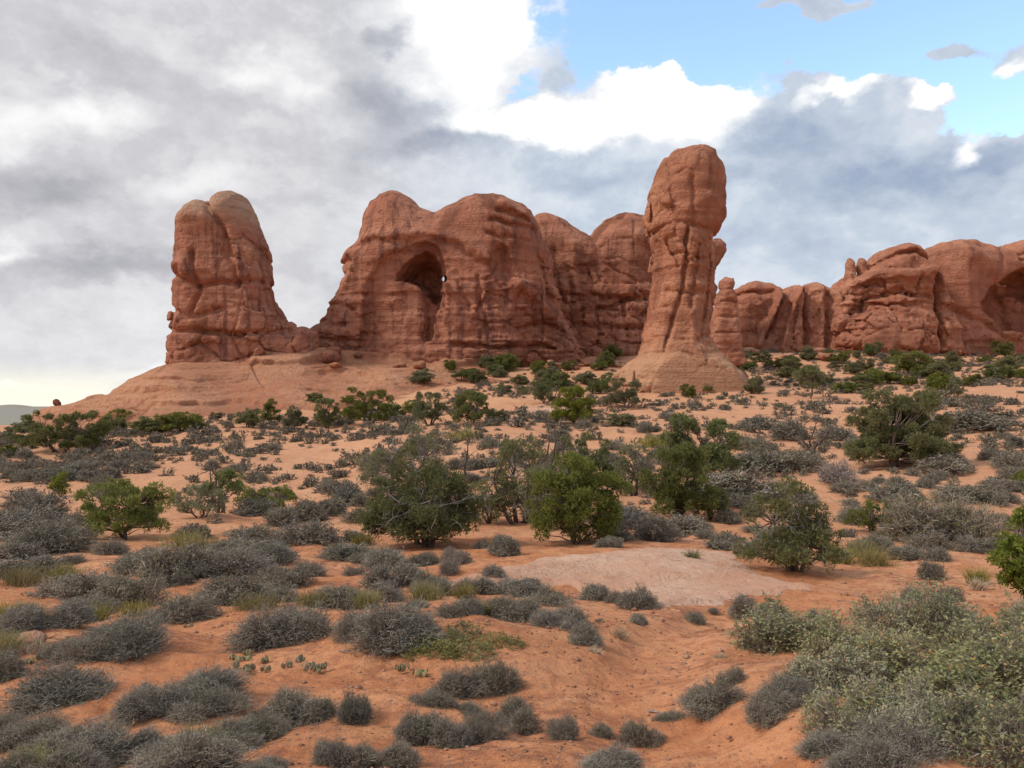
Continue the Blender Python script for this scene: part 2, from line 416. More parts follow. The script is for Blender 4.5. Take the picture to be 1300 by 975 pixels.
def mat_bark(name, c1, c2):
    m, t, b = new_mat(name)
    ob = t.new('ShaderNodeTexCoord').outputs['Object']
    n = t.noise(t.mapping(ob, scale=(14, 14, 2.5)), 1.0, 5, 0.65, 0.4)
    t.put(b.inputs['Base Color'], t.mix(t.mapr(n, 0.3, 0.7), c1, c2))
    bump(t, b, n, 0.8, 0.02)
    return m

M_GROUND = mat_ground()
M_JUN = mat_leaf('juniper_scale_leaves', (0.108, 0.120, 0.040), (0.255, 0.265, 0.086), (0.31, 0.29, 0.13), .07, .45)
M_JUN2 = mat_leaf('juniper_olive_leaves', (0.145, 0.150, 0.072), (0.295, 0.290, 0.132), (0.34, 0.30, 0.19), .08, .45)
M_JUN3 = mat_leaf('juniper_bright_leaves', (0.118, 0.138, 0.036), (0.270, 0.292, 0.076), (0.33, 0.31, 0.12), .05, .45)
M_BARK = mat_bark('juniper_bark', (0.075, 0.052, 0.040), (0.17, 0.125, 0.10))
M_DEAD = mat_bark('dead_grey_wood', (0.17, 0.145, 0.128), (0.36, 0.32, 0.285))
M_SNAG = mat_bark('weathered_dark_wood', (0.07, 0.052, 0.045), (0.17, 0.125, 0.105))
M_TWIG = mat_leaf('grey_twigs', (0.145, 0.116, 0.090), (0.330, 0.280, 0.225), (0.46, 0.40, 0.34), .08)
M_BLEAF = mat_leaf('grey_scrub_leaves', (0.172, 0.152, 0.110), (0.360, 0.322, 0.248), (0.28, 0.265, 0.145), .2, .25)
M_OLEAF = mat_leaf('pale_oval_leaves', (0.230, 0.235, 0.110), (0.430, 0.420, 0.225), (0.56, 0.33, 0.16), .06, .25)
M_GRASS = mat_leaf('yellow_green_stalks', (0.21, 0.185, 0.055), (0.36, 0.31, 0.10), (0.42, 0.34, 0.18), .15, .25)
M_FORB = mat_leaf('green_forb_leaves', (0.15, 0.15, 0.06), (0.29, 0.27, 0.11), (0.36, 0.29, 0.14), .12, .25)
M_STRAW = mat_leaf('dry_straw', (0.36, 0.28, 0.18), (0.56, 0.46, 0.32))
M_CACT = mat_leaf('cactus_skin', (0.19, 0.165, 0.095), (0.33, 0.29, 0.17))
M_LITTER = mat_leaf('brown_litter', (0.12, 0.075, 0.055), (0.26, 0.18, 0.14), (0.36, 0.30, 0.25), .06)
M_DBUSH = mat_leaf('pinkish_dead_twigs', (0.20, 0.15, 0.135), (0.38, 0.31, 0.29), (0.45, 0.39, 0.36), .1)
M_FARSC = mat_leaf('far_scrub', (0.118, 0.098, 0.073), (0.245, 0.212, 0.165), (0.20, 0.19, 0.095), .12, .15)
M_ROCK = mat_rock('red_sandstone')
M_BUTTE = mat_rock('capped_sandstone', pale=(0.54, 0.32, 0.21), pale_z=(41.0, 35.5))
M_ROCK2 = mat_rock('far_red_sandstone', base=(0.42, 0.163, 0.098), light=(0.53, 0.242, 0.147), dark=(0.235, 0.095, 0.068), streak=.4)
M_HOOD = mat_rock('spire_sandstone', base=(0.425, 0.160, 0.090), light=(0.55, 0.252, 0.147), dark=(0.17, 0.07, 0.05), pale=(0.60, 0.325, 0.190), pale_z=(8.0, 13.5), streak=.35)
M_SPIRE = mat_rock('banded_sandstone', base=(0.42, 0.158, 0.092), light=(0.54, 0.26, 0.165), sc_=1.4, streak=.3, strata=.7)
M_SLOPE = mat_rock('slickrock', base=(0.45, 0.19, 0.104), light=(0.55, 0.275, 0.160), dark=(0.25, 0.105, 0.07), streak=.0, strata=.45)
M_SLAB = mat_rock('pale_slickrock', base=(0.52, 0.272, 0.172), light=(0.60, 0.385, 0.275), dark=(0.42, 0.175, 0.090), sc_=2.6, streak=.0, strata=.5, relief=.5)
M_STONE = mat_rock('loose_stone', base=(0.42, 0.19, 0.11), light=(0.55, 0.32, 0.21), sc_=6.0, streak=0.0, strata=.2)

# ------------------------------------------------------------------ rock builder: a distance field meshed with surface nets
def surface_nets(F, org, h):
    ins = F < 0
    nx, ny, nz = F.shape
    cnt = np.zeros((nx - 1, ny - 1, nz - 1), np.int8)
    for a in (0, 1):
        for b_ in (0, 1):
            for c in (0, 1):
                cnt += ins[a:nx - 1 + a, b_:ny - 1 + b_, c:nz - 1 + c]
    act = (cnt > 0) & (cnt < 8)
    I, J, K = np.nonzero(act)
    idx = np.full(act.shape, -1, np.int64); idx[I, J, K] = np.arange(len(I))
    acc = np.zeros((len(I), 3)); num = np.zeros(len(I))
    cor = [(a, b_, c) for a in (0, 1) for b_ in (0, 1) for c in (0, 1)]
    for i, p in enumerate(cor):
        for q in cor[i + 1:]:
            if sum(abs(p[k] - q[k]) for k in range(3)) != 1: continue
            fa = F[I + p[0], J + p[1], K + p[2]]; fb = F[I + q[0], J + q[1], K + q[2]]
            mk = (fa < 0) != (fb < 0)
            t = np.where(mk, fa / np.where(mk, fa - fb, 1), 0)
            for k in range(3): acc[:, k] += np.where(mk, p[k] + t * (q[k] - p[k]), 0)
            num += mk
    v = np.stack([I, J, K], 1) + acc / num[:, None]
    v = np.array(org) + v * h
    quads = []
    for ax in range(3):
        sl0 = [slice(None)] * 3; sl1 = [slice(None)] * 3
        sl0[ax] = slice(0, -1); sl1[ax] = slice(1, None)
        a, b_ = ins[tuple(sl0)], ins[tuple(sl1)]
        e = np.stack(np.nonzero(a != b_), 1)
        o1, o2 = [(1, 2), (2, 0), (0, 1)][ax]
        ok = (e[:, o1] > 0) & (e[:, o2] > 0) & (e[:, o1] < F.shape[o1] - 1) & (e[:, o2] < F.shape[o2] - 1)
        e = e[ok]
        s = a[tuple(e.T)]
        def cell(d1, d2):
            c = e.copy(); c[:, o1] += d1; c[:, o2] += d2
            return idx[tuple(c.T)]
        q = np.stack([cell(-1, -1), cell(0, -1), cell(0, 0), cell(-1, 0)], 1)
        q[~s] = q[~s][:, ::-1]
        quads.append(q[(q >= 0).all(1)])
    q = np.concatenate(quads)
    lb = np.arange(len(v))                             # keep only the largest connected piece
    for _ in range(60):
        m = lb[q].min(1); new = lb.copy()
        for c in range(4): np.minimum.at(new, q[:, c], m)
        new = new[new]
        if (new == lb).all(): break
        lb = new
    big = np.bincount(lb).argmax(); q = q[lb[q[:, 0]] == big]
    used = np.unique(q); mp = np.full(len(v), -1); mp[used] = np.arange(len(used))
    return v[used], mp[q]
def poly_sdf(X, Z, poly):
    P = np.asarray(poly, float); Q = np.roll(P, -1, 0)
    d = np.full(X.shape, 1e9); ins = np.zeros(X.shape, bool)
    for (ax, az), (bx, bz) in zip(P, Q):
        ex, ez = bx - ax, bz - az; wx, wz = X - ax, Z - az
        t = np.clip((wx * ex + wz * ez) / (ex * ex + ez * ez + 1e-12), 0, 1)
        d = np.minimum(d, (wx - ex * t) ** 2 + (wz - ez * t) ** 2)
        c = ((az <= Z) & (bz > Z)) | ((bz <= Z) & (az > Z))
        with np.errstate(divide='ignore', invalid='ignore'):
            xc = ax + (Z - az) / (bz - az) * ex
        ins ^= c & (X < xc)
    d = np.sqrt(d); return np.where(ins, -d, d)
def line_dist(X, Z, pts):
    d = np.full(X.shape, 1e9)
    for (ax, az), (bx, bz) in zip(pts[:-1], pts[1:]):
        ex, ez = bx - ax, bz - az; wx, wz = X - ax, Z - az
        t = np.clip((wx * ex + wz * ez) / (ex * ex + ez * ez + 1e-12), 0, 1)
        d = np.minimum(d, (wx - ex * t) ** 2 + (wz - ez * t) ** 2)
    return np.sqrt(d)
def smax(a, b, k):
    h = np.clip(0.5 - 0.5 * (b - a) / k, 0, 1); return b * (1 - h) + a * h + k * h * (1 - h)
def smin(a, b, k): return -smax(-a, -b, k)
def build_rock(name, label, mat, poly, D, half, r, ry, vox, strokes=(), carves=(), adds=(), holes=(), opening=None, hollows=(), amp=1.0, strata=0.5, column=0.4, crack=0.35, lump=0.35,
               seed=1, lean=None, cat='rock formation', group=None, zone=None, bl=(.16, .22)):
    """poly in photo pixels, standing at depth D; half: [(px, half thickness)], strokes: (points, width px, push m), carves/adds: (px, py, rx px, rz px, depth offset m from front, depth radius m, blend)"""
    s = D / FP
    cv = lambda p: ((p[0] - CX) * s, EYE + (HY - p[1]) * s)
    P = [cv(p) for p in poly]
    pa = np.array(P); hm = max(h for _, h in half)
    pad = 2.5
    ymax = hm + pad
    yl0, yl1 = (0, 0) if lean is None else (min(l for _, l in lean), max(l for _, l in lean))
    for a in adds: yl0 = min(yl0, a[4] - a[5] * 0.3)
    x = np.arange(pa[:, 0].min() - pad, pa[:, 0].max() + pad, vox)
    z = np.arange(pa[:, 1].min() - pad, pa[:, 1].max() + pad, vox)
    y = np.arange(D - ymax + yl0, D + ymax + yl1, vox)
    X2, Z2 = np.meshgrid(x, z, indexing='ij')
    PX = CX + X2 / s
    PY = HY - (Z2 - EYE) / s
    wx = 0.35 * fbm(X2 * .35, Z2 * .35, X2 * 0, 3, seed + 3) * amp
    wz = 0.35 * fbm(X2 * .35, Z2 * .35, X2 * 0 + 7, 3, seed + 4) * amp
    d2 = poly_sdf(X2 + wx, Z2 + wz, P)
    hh = np.interp(PX, [a for a, _ in half], [b for _, b in half])
    yc = D + (0 if lean is None else np.interp(PX, [a for a, _ in lean], [b for _, b in lean])) + 0 * X2
    rel = np.zeros_like(X2)
    for pts, w, push in strokes:
        dd = line_dist(X2 + wx * 1.6, Z2 + wz * 1.6, [cv(p) for p in pts])
        rel += push * np.exp(-(dd / (w * s)) ** 2)
    Y = y[None, :, None]
    E = lambda A: A[:, None, :]
    w1 = E(d2 / r + 1); w2 = (np.abs(Y - E(yc)) - E(hh)) / ry + 1
    Fd = (np.minimum(np.maximum(w1, w2), 0) + np.sqrt(np.maximum(w1, 0) ** 2 + np.maximum(w2, 0) ** 2) - 1) * min(r, ry) - E(rel)
    def ell(px, py, rx, rz, off, rd):
        cx_, cz_ = cv((px, py))
        h0 = float(np.interp(px, [a for a, _ in half], [b for _, b in half]))
        l0 = 0 if lean is None else float(np.interp(px, [a for a, _ in lean], [b for _, b in lean]))
        q = np.sqrt(((E(X2 + wx) - cx_) / (rx * s)) ** 2 + ((E(Z2 + wz) - cz_) / (rz * s)) ** 2 + ((Y - (D + l0 - h0 + off)) / rd) ** 2)
        return (q - 1) * min(rx * s, rz * s, rd)
    for a in adds: Fd = smin(Fd, ell(*a[:6]), a[6])
    for c in carves: Fd = smax(Fd, -ell(*c[:6]), c[6])
    if opening is not None:
        Fd = smax(Fd, -(E(poly_sdf(X2 + wx, Z2 + wz, [cv(p) for p in opening])) + 0 * Y), 1.0)
    for pl, dep, k in hollows:                         # hollows cut into the front face to a depth, roof sloping in
        sd = E(poly_sdf(X2 + wx, Z2 + wz, [cv(p) for p in pl]))
        back = Y - (E(yc - hh) + dep)
        Fd = smax(Fd, -smax(sd + .16 * np.maximum(back + dep, 0), back, 1.2), k)
    band = np.abs(Fd) < 2.6
    I, J, K = np.nonzero(band)
    bx, by, bz = x[I], y[J], z[K]
    zf = np.ones(len(bx))
    if zone is not None:
        zf = sstep(zone[0], zone[1], HY - (bz - EYE) / s + 14 * fbm(bx * .12, by * .12, bz * .1, 2, seed + 2))
    zl = .25 + .75 * zf
    wv = fbm(bx * .1, by * .1, bz * .1, 2, seed)
    bed = fbm(bx * .02, by * .02, bz * .42 + .30 * wv, 3, seed + 5)
    nz_ = strata * zl * (.65 * np.tanh(bed * 5) + .35 * fbm(bx * .05, by * .05, bz * 1.3 + .5 * wv, 2, seed + 15))
    nz_ += column * zl * (0.4 - np.abs(fbm(bx * .20, by * .20, bz * .03, 3, seed + 6))) * 1.3
    e1, v1 = blocks(bx * bl[0] + .35 * wv, by * bl[0], bz * bl[1] + .2 * bx * bl[1] + .35 * wv, seed + 8)
    msk = zl * sstep(-.25, .30, fbm(bx * .06, by * .06, bz * .06, 2, seed + 12))
    nz_ += crack * msk * (1.25 * v1 - 1.7 * np.exp(-(e1 / .06) ** 2))
    e2, v2 = blocks(bx * bl[0] * 2.3 + .5 * wv, by * bl[0] * 2.3, bz * bl[1] * 2.0 + .5 * wv, seed + 18)
    nz_ += .45 * crack * msk * (v2 - 1.2 * np.exp(-(e2 / .09) ** 2))
    nz_ += lump * fbm(bx * .11, by * .11, bz * .11, 3, seed + 7)
    nz_ += (.05 + .20 * zf) * fbm(bx * .9, by * .9, bz * 1.2, 3, seed + 9)
    Fd[I, J, K] -= nz_ * amp
    for (px, py, rr, dx) in holes:                     # a tunnel right through the fin
        c0 = cv((px, py))
        dirx = (px - CX) / FP + dx; dirz = (HY - py) / FP
        ax = c0[0] + (Y - D) * dirx; az_ = c0[1] + (Y - D) * dirz
        Fd = np.maximum(Fd, -(np.sqrt(((E(X2) - ax) / 0.8) ** 2 + ((E(Z2) - az_) / 1.25) ** 2) - rr * s))
    Fd[0], Fd[-1], Fd[:, 0], Fd[:, -1], Fd[:, :, 0], Fd[:, :, -1] = 1, 1, 1, 1, 1, 1
    v, q = surface_nets(Fd, (x[0], y[0], z[0]), vox)
    org = np.array([pa[:, 0].mean(), D, pa[:, 1].min()])
    o = link(name, mesh_np(name, v - org, q, True, [mat]), loc=org)
    return tag(o, label, cat, group)

# ------------------------------------------------------------------ ground sheet
def build_ground():
    az = np.concatenate([np.linspace(-180, -60, 31)[:-1], np.linspace(-60, -38, 45)[:-1], np.linspace(-38, 38, 760), np.linspace(38, 60, 45)[1:], np.linspace(60, 180, 31)[1:]])
    az = np.radians(az)
    r = np.concatenate([[0.0], np.geomspace(0.6, 3.0, 30)[:-1], np.geomspace(3.0, 60, 560)[:-1], np.geomspace(60, 300, 260)[:-1], np.geomspace(300, 30000, 90)])
    A, Rr = np.meshgrid(az, r)
    X = np.sin(A) * Rr; Y = np.cos(A) * Rr
    Z = height(X, Y)
    nr, na = X.shape
    V = np.stack([X, Y, Z], -1).reshape(-1, 3)
    i = np.arange(nr - 1)[:, None] * na + np.arange(na - 1)[None]
    q = np.stack([i, i + na, i + na + 1, i + 1], -1).reshape(-1, 4)
    o = link('ground', mesh_np('ground', V, q[:, ::-1], True, [M_GROUND]))
    tag(o, 'red sandy desert ground with dark crust', None, None, 'structure')
build_ground()

# slickrock slope under the butte and the pierced fin: ridge line on the left, ledgy apron on the right
def build_slope():
    px = np.linspace(34, 800, 620); t = np.linspace(0, 1.35, 150)
    rid = np.array([(34, 530), (41, 525), (58, 515.5), (94, 507), (117, 502), (144, 491.5), (164, 482), (183, 474), (203, 462), (222, 451), (260, 445), (300, 442), (380, 441), (420, 445), (500, 449), (600, 448), (700, 450), (800, 452)], float)
    rid = np.stack([px, np.convolve(np.pad(np.interp(px, rid[:, 0], rid[:, 1]), 12, 'edge'), np.ones(25) / 25, 'valid')], 1)
    dr = np.interp(px, [34, 220, 380, 500, 700, 800], [158, 160, 164, 168, 176, 184])
    df = np.interp(px, [34, 120, 220, 400, 560, 700, 800], [138, 131, 124, 121, 134, 150, 160])
    zr = EYE + (HY - np.interp(px, rid[:, 0], rid[:, 1])) / FP * dr
    Tt, PXX = np.meshgrid(t, px)
    DR, DF, ZR = dr[:, None], df[:, None], zr[:, None]
    d = DF + (DR - DF) * Tt
    x = (PXX - CX) / FP * d
    zf = height(x, d, False)
    zfront = height((px - CX) / FP * df, df, False)[:, None] - 0.5
    tt = np.clip(Tt, 0, 1)
    prof = np.where(PXX < 240, np.sin(tt * math.pi / 2) ** 0.9, tt ** 1.05)
    w = sstep(180, 300, PXX); prof = (1 - w) * np.sin(tt * math.pi / 2) ** 0.85 + w * tt ** 1.25
    z = zfront + (ZR - zfront) * prof
    z = np.where(Tt > 1, ZR - (Tt - 1) * 24 * (1 - sstep(150, 260, PXX) * 0.95), z)
    n = fbm(x * .09, d * .09, z * .1, 4, 41)
    led = fbm(x * .025, d * .025, z * .75 + 1.1 * n, 4, 42) * (.35 + .65 * sstep(-.2, .3, fbm(x * .05, d * .05, z * 0, 2, 44)))
    gul = np.abs(fbm(x * .10 + d * 0.05, d * .02, z * 0, 3, 43))
    edge = sstep(0, .12, Tt)
    rg = sstep(360, 450, PXX)
    z = z + edge * ((0.40 + .25 * rg) * n + (0.26 + .45 * rg) * np.tanh(led * 3) - 0.9 * np.exp(-(gul / .09) ** 2) * sstep(430, 250, PXX))
    x = x; y = d - (0.9 + 1.2 * rg) * led * edge
    V = np.stack([x, y, z], -1).reshape(-1, 3)
    na = len(t)
    i = np.arange(len(px) - 1)[:, None] * na + np.arange(na - 1)[None]
    q = np.stack([i, i + na, i + na + 1, i + 1], -1).reshape(-1, 4)
    o = link('slickrock_hillside', mesh_np('slickrock_hillside', V, q, True, [M_SLOPE]))
    tag(o, 'bare orange slickrock hillside under the butte', None, None, 'structure')
    return V.reshape(len(px), na, 3), px
SLOPE_V, SLOPE_PX = build_slope()

# ------------------------------------------------------------------ the rock formations
build_rock('sandstone_butte', 'tall isolated red butte on the left with a pale rounded cap and cleft top', M_BUTTE,
    [(216, 500), (219, 470), (221, 449), (223, 422), (225, 390), (227, 355), (228, 324), (229, 297), (232, 277), (244, 263), (259, 259), (272, 261), (278, 254), (287, 248), (298, 247), (312, 252),
     (322, 268), (331, 297), (340, 324), (343, 344), (347, 367), (351, 387), (361, 402), (376, 417), (388, 418), (402, 424), (405, 500)],
    163, [(205, 7), (260, 8.5), (330, 7.5), (360, 5.5), (405, 6)], 4.5, 6.5, 0.28,
    strokes=[([(272, 258), (284, 280), (300, 300), (306, 330)], 3.2, -1.1), ([(250, 284), (262, 276), (276, 287)], 12, .6),
             ([(228, 352), (250, 362), (268, 372), (300, 366), (340, 362)], 3, -.8), ([(262, 330), (266, 360), (272, 378), (262, 402)], 3, -.9), ([(225, 395), (260, 408), (300, 398)], 3, -.7),
             ([(222, 424), (270, 424), (320, 428), (376, 422)], 3.5, -.9), ([(300, 330), (312, 345), (318, 370)], 3, -.7), ([(240, 345), (250, 340), (256, 352)], 7, .8), ([(330, 330), (336, 370), (346, 400)], 4, .6)],
    amp=.46, strata=.22, column=.35, crack=.8, seed=21, zone=(285, 325))
build_rock('pierced_sandstone_fin', 'broad red sandstone fin with two domes, a dark arched alcove and a tiny window', M_ROCK,
    [(372, 500), (374, 440), (380, 419), (393, 411), (400, 405), (413, 395), (414, 386), (429, 371), (434, 360), (434, 342), (431, 331), (434, 322), (442, 314), (454, 303), (460, 288), (465, 272), (472, 259), (485, 250),
     (501, 246), (511, 247), (524, 255), (541, 267), (554, 272), (567, 265), (583, 256), (603, 250), (626, 250), (642, 255), (662, 261), (674, 269), (681, 282), (688, 298), (700, 321), (705, 364), (714, 403), (728, 425), (744, 450), (750, 500)],
    176, [(372, 6), (430, 8), (500, 10.5), (640, 11), (700, 9.5), (750, 9)], 8.0, 9.5, 0.29,
    strokes=[([(440, 326), (480, 316), (520, 318), (545, 312), (580, 322), (610, 342), (640, 352)], 3.5, -.5), ([(470, 312), (520, 308), (570, 310), (605, 325), (628, 340)], 7, .7),
             ([(566, 345), (568, 380), (564, 410), (556, 440)], 4, 1.0), ([(546, 400), (544, 440)], 4, .7),
             ([(632, 280), (652, 284), (668, 292)], 3, -1.0), ([(626, 292), (650, 300), (672, 300)], 3, -1.0), ([(622, 310), (648, 316), (670, 316)], 2.5, -.8), ([(640, 272), (664, 284)], 6, 1.0),
             ([(676, 300), (682, 330), (690, 370), (700, 400)], 4, -.9), ([(660, 370), (680, 385), (700, 402)], 8, 1.2), ([(656, 420), (690, 414), (712, 420)], 2.6, -1.2), ([(676, 390), (677, 420)], 3, -1.0),
             ([(580, 443), (620, 445), (660, 443), (700, 446)], 2.6, -1.2), ([(414, 388), (440, 392), (460, 400)], 3, -.8), ([(400, 407), (430, 415), (450, 416)], 3, -.7), ([(385, 425), (420, 432), (470, 438)], 3, -.8),
             ([(436, 336), (452, 340)], 3, -.9), ([(434, 352), (446, 356)], 3, -.7), ([(446, 325), (452, 350), (446, 368)], 4, .7), ([(608, 360), (612, 395), (620, 420)], 2.6, -.7), ([(586, 370), (600, 400)], 2.6, -.6),
             ([(520, 400), (530, 430)], 3, -.5)],
    hollows=[([(466, 446), (468, 405), (476, 366), (494, 338), (522, 322), (546, 317), (562, 326), (571, 350), (570, 446)], 1.7, .8),
             ([(538, 362), (568, 362), (565, 392), (561, 420), (556, 441), (540, 441), (544, 412)], 4.6, .5),
             ([(507, 367), (510, 354), (519, 343), (531, 332), (545, 324), (557, 331), (566, 345), (568, 364), (565, 386), (558, 398), (549, 392), (538, 377), (520, 369)], 13.0, .4)],
    carves=[(637, 345, 13, 27, 0, 2.6, 1.0), (665, 330, 14, 28, 0, 1.8, 1.0)],
    adds=[(637, 354, 7, 14, .9, 1.6, .6)],
    holes=[(563.5, 354, 3.3, -0.03)],
    amp=.74, strata=.42, column=.35, crack=.5, seed=33, zone=(318, 372))
build_rock('domed_sandstone_fin', 'red fin with two smooth domes running behind the freestanding spire', M_ROCK,
    [(660, 500), (664, 330), (672, 285), (680, 276), (692, 274), (708, 279), (724, 287), (736, 295), (747, 299), (754, 292), (765, 284), (778, 279), (791, 276), (820, 276), (850, 281), (880, 290), (896, 297), (904, 299), (915, 298),
     (925, 308), (926, 320), (919, 330), (914, 338), (912, 363), (909, 400), (906, 445), (906, 500)],
    196, [(660, 9), (720, 10), (790, 11), (880, 8), (910, 5), (930, 5)], 6.5, 9, 0.36,
    strokes=[([(747, 298), (752, 330), (746, 370), (735, 405)], 5, -.4), ([(700, 330), (705, 380), (716, 410)], 5, -.8), ([(726, 320), (726, 370)], 5, .6), ([(770, 395), (790, 385), (815, 386)], 3, -1.2), ([(735, 400), (755, 395), (775, 400)], 3, -1.0),
             ([(786, 390), (788, 430)], 3, -1.1), ([(765, 288), (785, 284)], 2, -.5), ([(800, 310), (812, 318), (822, 330)], 6, .9), ([(770, 420), (800, 422), (820, 420)], 3, -.8)],
    amp=.8, strata=.32, column=.60, crack=.5, seed=47, zone=(330, 380))
build_rock('freestanding_spire', 'tall freestanding spire with a bulbous head and a pale flared foot', M_HOOD,
    [(776, 512), (788, 484), (802, 467), (814, 452), (817, 433), (820, 404), (825, 374), (829, 345), (831, 320), (826, 304), (821, 287), (821, 267), (823, 249), (828, 234), (833, 219), (841, 204), (855, 193), (872, 188.5), (890, 189), (905, 195),
     (916, 210), (920, 226), (922, 249), (921, 267), (918, 282), (911, 297), (902, 306), (900, 320), (903, 340), (904, 359), (902, 381), (900, 404), (901, 433), (905, 452), (915, 466), (927, 484), (936, 512)],
    136, [(776, 5.5), (815, 6.0), (870, 6.6), (905, 6.0), (945, 5.5)], 4.6, 5.6, 0.24,
    strokes=[([(822, 302), (850, 292), (880, 300), (908, 302)], 3, -.6), ([(830, 262), (860, 275), (890, 262), (915, 272)], 8, .4), ([(868, 240), (872, 262), (868, 300)], 2.6, -.5), ([(892, 214), (888, 250)], 2.4, -.35), ([(845, 200), (842, 240)], 2.4, -.35),
             ([(862, 300), (860, 330), (858, 370), (846, 410), (836, 448)], 2.4, -1.0), ([(840, 310), (846, 330), (852, 345)], 2, -.6), ([(876, 320), (872, 360), (866, 395)], 2, -.6), ([(895, 330), (890, 380), (880, 430)], 3, -.7),
             ([(866, 400), (866, 440), (874, 455)], 4, .5), ([(845, 330), (880, 336), (900, 332)], 2.2, -.45), ([(840, 372), (870, 378), (900, 374)], 2.2, -.45), ([(824, 432), (860, 436), (900, 430)], 2.2, -.35), ([(820, 450), (860, 455), (900, 450)], 2, -.3),
             ([(830, 462), (815, 490)], 3, .4), ([(858, 462), (850, 496)], 3, .35), ([(884, 462), (896, 496)], 3, .3)],
    adds=[(812, 514, 34, 40, 4.0, 7.0, 5.0), (864, 514, 52, 66, 2.5, 7.5, 5.0), (908, 514, 30, 38, 4.0, 7.0, 5.0)],
    amp=.55, strata=.30, column=.40, crack=.75, lump=.3, bl=(.26, .26), seed=58, zone=(225, 300))
build_rock('banded_pinnacle', 'small banded pinnacle with a knob top just right of the tall spire', M_SPIRE,
    [(892, 470), (898, 444), (902, 411), (908, 381), (911, 370), (914, 364), (913, 357), (920, 352), (930, 353), (932, 360), (931, 367), (934, 378), (938, 400), (941, 440), (950, 470)],
    172, [(900, 3), (945, 3)], 1.6, 2.6, 0.22, strokes=[([(911, 368), (933, 368)], 1.6, -.25), ([(911, 384), (935, 386)], 1.6, -.35), ([(908, 402), (938, 404)], 1.6, -.35), ([(906, 424), (938, 424)], 1.6, -.35)], amp=.42, crack=.3, column=.3, lump=.3, strata=.35, bl=(.3, .5), seed=63)
build_rock('ribbed_sandstone_wall', 'low ribbed wall of upright red fins between pinnacle and right dome', M_ROCK2,
    [(925, 480), (930, 380), (935, 367), (945, 362), (955, 360), (965, 362), (974, 361), (985, 371), (992, 368), (1000, 366), (1008, 368), (1018, 363), (1032, 361), (1045, 367), (1060, 368), (1064, 359), (1074, 352), (1086, 352), (1100, 348), (1110, 480)],
    214, [(925, 7), (1110, 8)], 3.2, 5.0, 0.42,
    strokes=[([(986, 372), (976, 400), (962, 432)], 3, -2.2), ([(981, 374), (970, 400), (950, 440)], 5, 1.9), ([(1004, 370), (986, 410), (978, 446)], 3.5, 1.9), ([(975, 440), (992, 392)], 2.5, -1.4), ([(1012, 372), (1010, 440)], 3, -1.6), ([(1030, 372), (1028, 440)], 4, .9), ([(1038, 376), (1036, 440)], 3, -1.4), ([(1050, 380), (1050, 440)], 4, .8),
             ([(935, 376), (970, 374)], 2, -1.1), ([(1060, 376), (1058, 440)], 3, -1.0), ([(940, 382), (938, 440)], 4, .7), ([(1064, 392), (1090, 396)], 2.5, -.9)],
    amp=.75, strata=.25, column=.9, crack=.3, lump=.35, seed=71, zone=(362, 372))
build_rock('domed_sandstone_mound', 'rounded red mound with two stumps on its left shoulder', M_ROCK2,
    [(1050, 480), (1056, 400), (1066, 366), (1076, 352), (1090, 348), (1099, 337), (1109, 326), (1121, 317), (1137, 312), (1149, 315), (1158, 325), (1166, 337), (1176, 350), (1200, 400), (1215, 480)],
    208, [(1050, 7), (1075, 4.5), (1098, 5.5), (1120, 10), (1170, 10), (1215, 8)], 2.6, 8.0, 0.34,
    strokes=[([(1086, 330), (1086, 350)], 1.6, -1.3), ([(1100, 345), (1120, 330), (1140, 328), (1160, 338)], 3, -.8), ([(1080, 362), (1100, 355), (1130, 356), (1160, 352)], 5, 1.2), ([(1085, 385), (1120, 378), (1160, 385)], 4, -.6), ([(1110, 400), (1135, 410), (1150, 430)], 4, -.5),
             ([(1165, 350), (1168, 400), (1172, 440)], 4, -1.3), ([(1072, 400), (1074, 440)], 4, -.8), ([(1090, 420), (1120, 430)], 4, -.6)],
    adds=[(1110, 430, 50, 30, 2, 7, 3), (1079, 341, 7.2, 14, 4.5, 1.7, .3), (1079, 352, 8, 10, 4.5, 2.2, .5), (1093.5, 340, 7.6, 14, 5.5, 1.8, .3)], amp=.65, strata=.35, column=.35, crack=.55, seed=79, zone=(345, 372))
build_rock('arched_sandstone_fin', 'smooth elephant-shaped red fin with a wide arch at the right edge', M_ROCK2,
    [(1155, 490), (1160, 400), (1166, 352), (1169, 342), (1171, 332), (1174, 320), (1185, 311), (1201, 307), (1220, 306), (1232, 309), (1254, 312), (1272, 317), (1277, 310), (1286, 305.5), (1300, 305), (1330, 306), (1370, 315), (1410, 330), (1450, 370), (1480, 490)],
    214, [(1155, 8), (1200, 11), (1240, 8), (1300, 6.0), (1480, 8)], 6.0, 7.0, 0.36,
    strokes=[([(1200, 330), (1230, 340), (1245, 350)], 10, 1.2), ([(1180, 322), (1210, 316), (1240, 320)], 3, -.5), ([(1255, 322), (1250, 345), (1236, 368)], 2.5, -.6), ([(1278, 336), (1300, 334)], 2.2, -1.0), ([(1278, 329), (1300, 327)], 2.2, -.8),
             ([(1165, 400), (1200, 405), (1230, 418), (1250, 430)], 3, -1.0), ([(1180, 440), (1220, 430), (1260, 440)], 4, .8)],
    opening=[(1218, 392), (1233, 372), (1248, 360), (1263, 350), (1280, 343), (1300, 342), (1330, 346), (1356, 362), (1370, 400), (1372, 426), (1300, 428), (1262, 424), (1240, 412), (1228, 402)],
    amp=.85, strata=.4, column=.3, crack=.35, seed=83, zone=(370, 410))
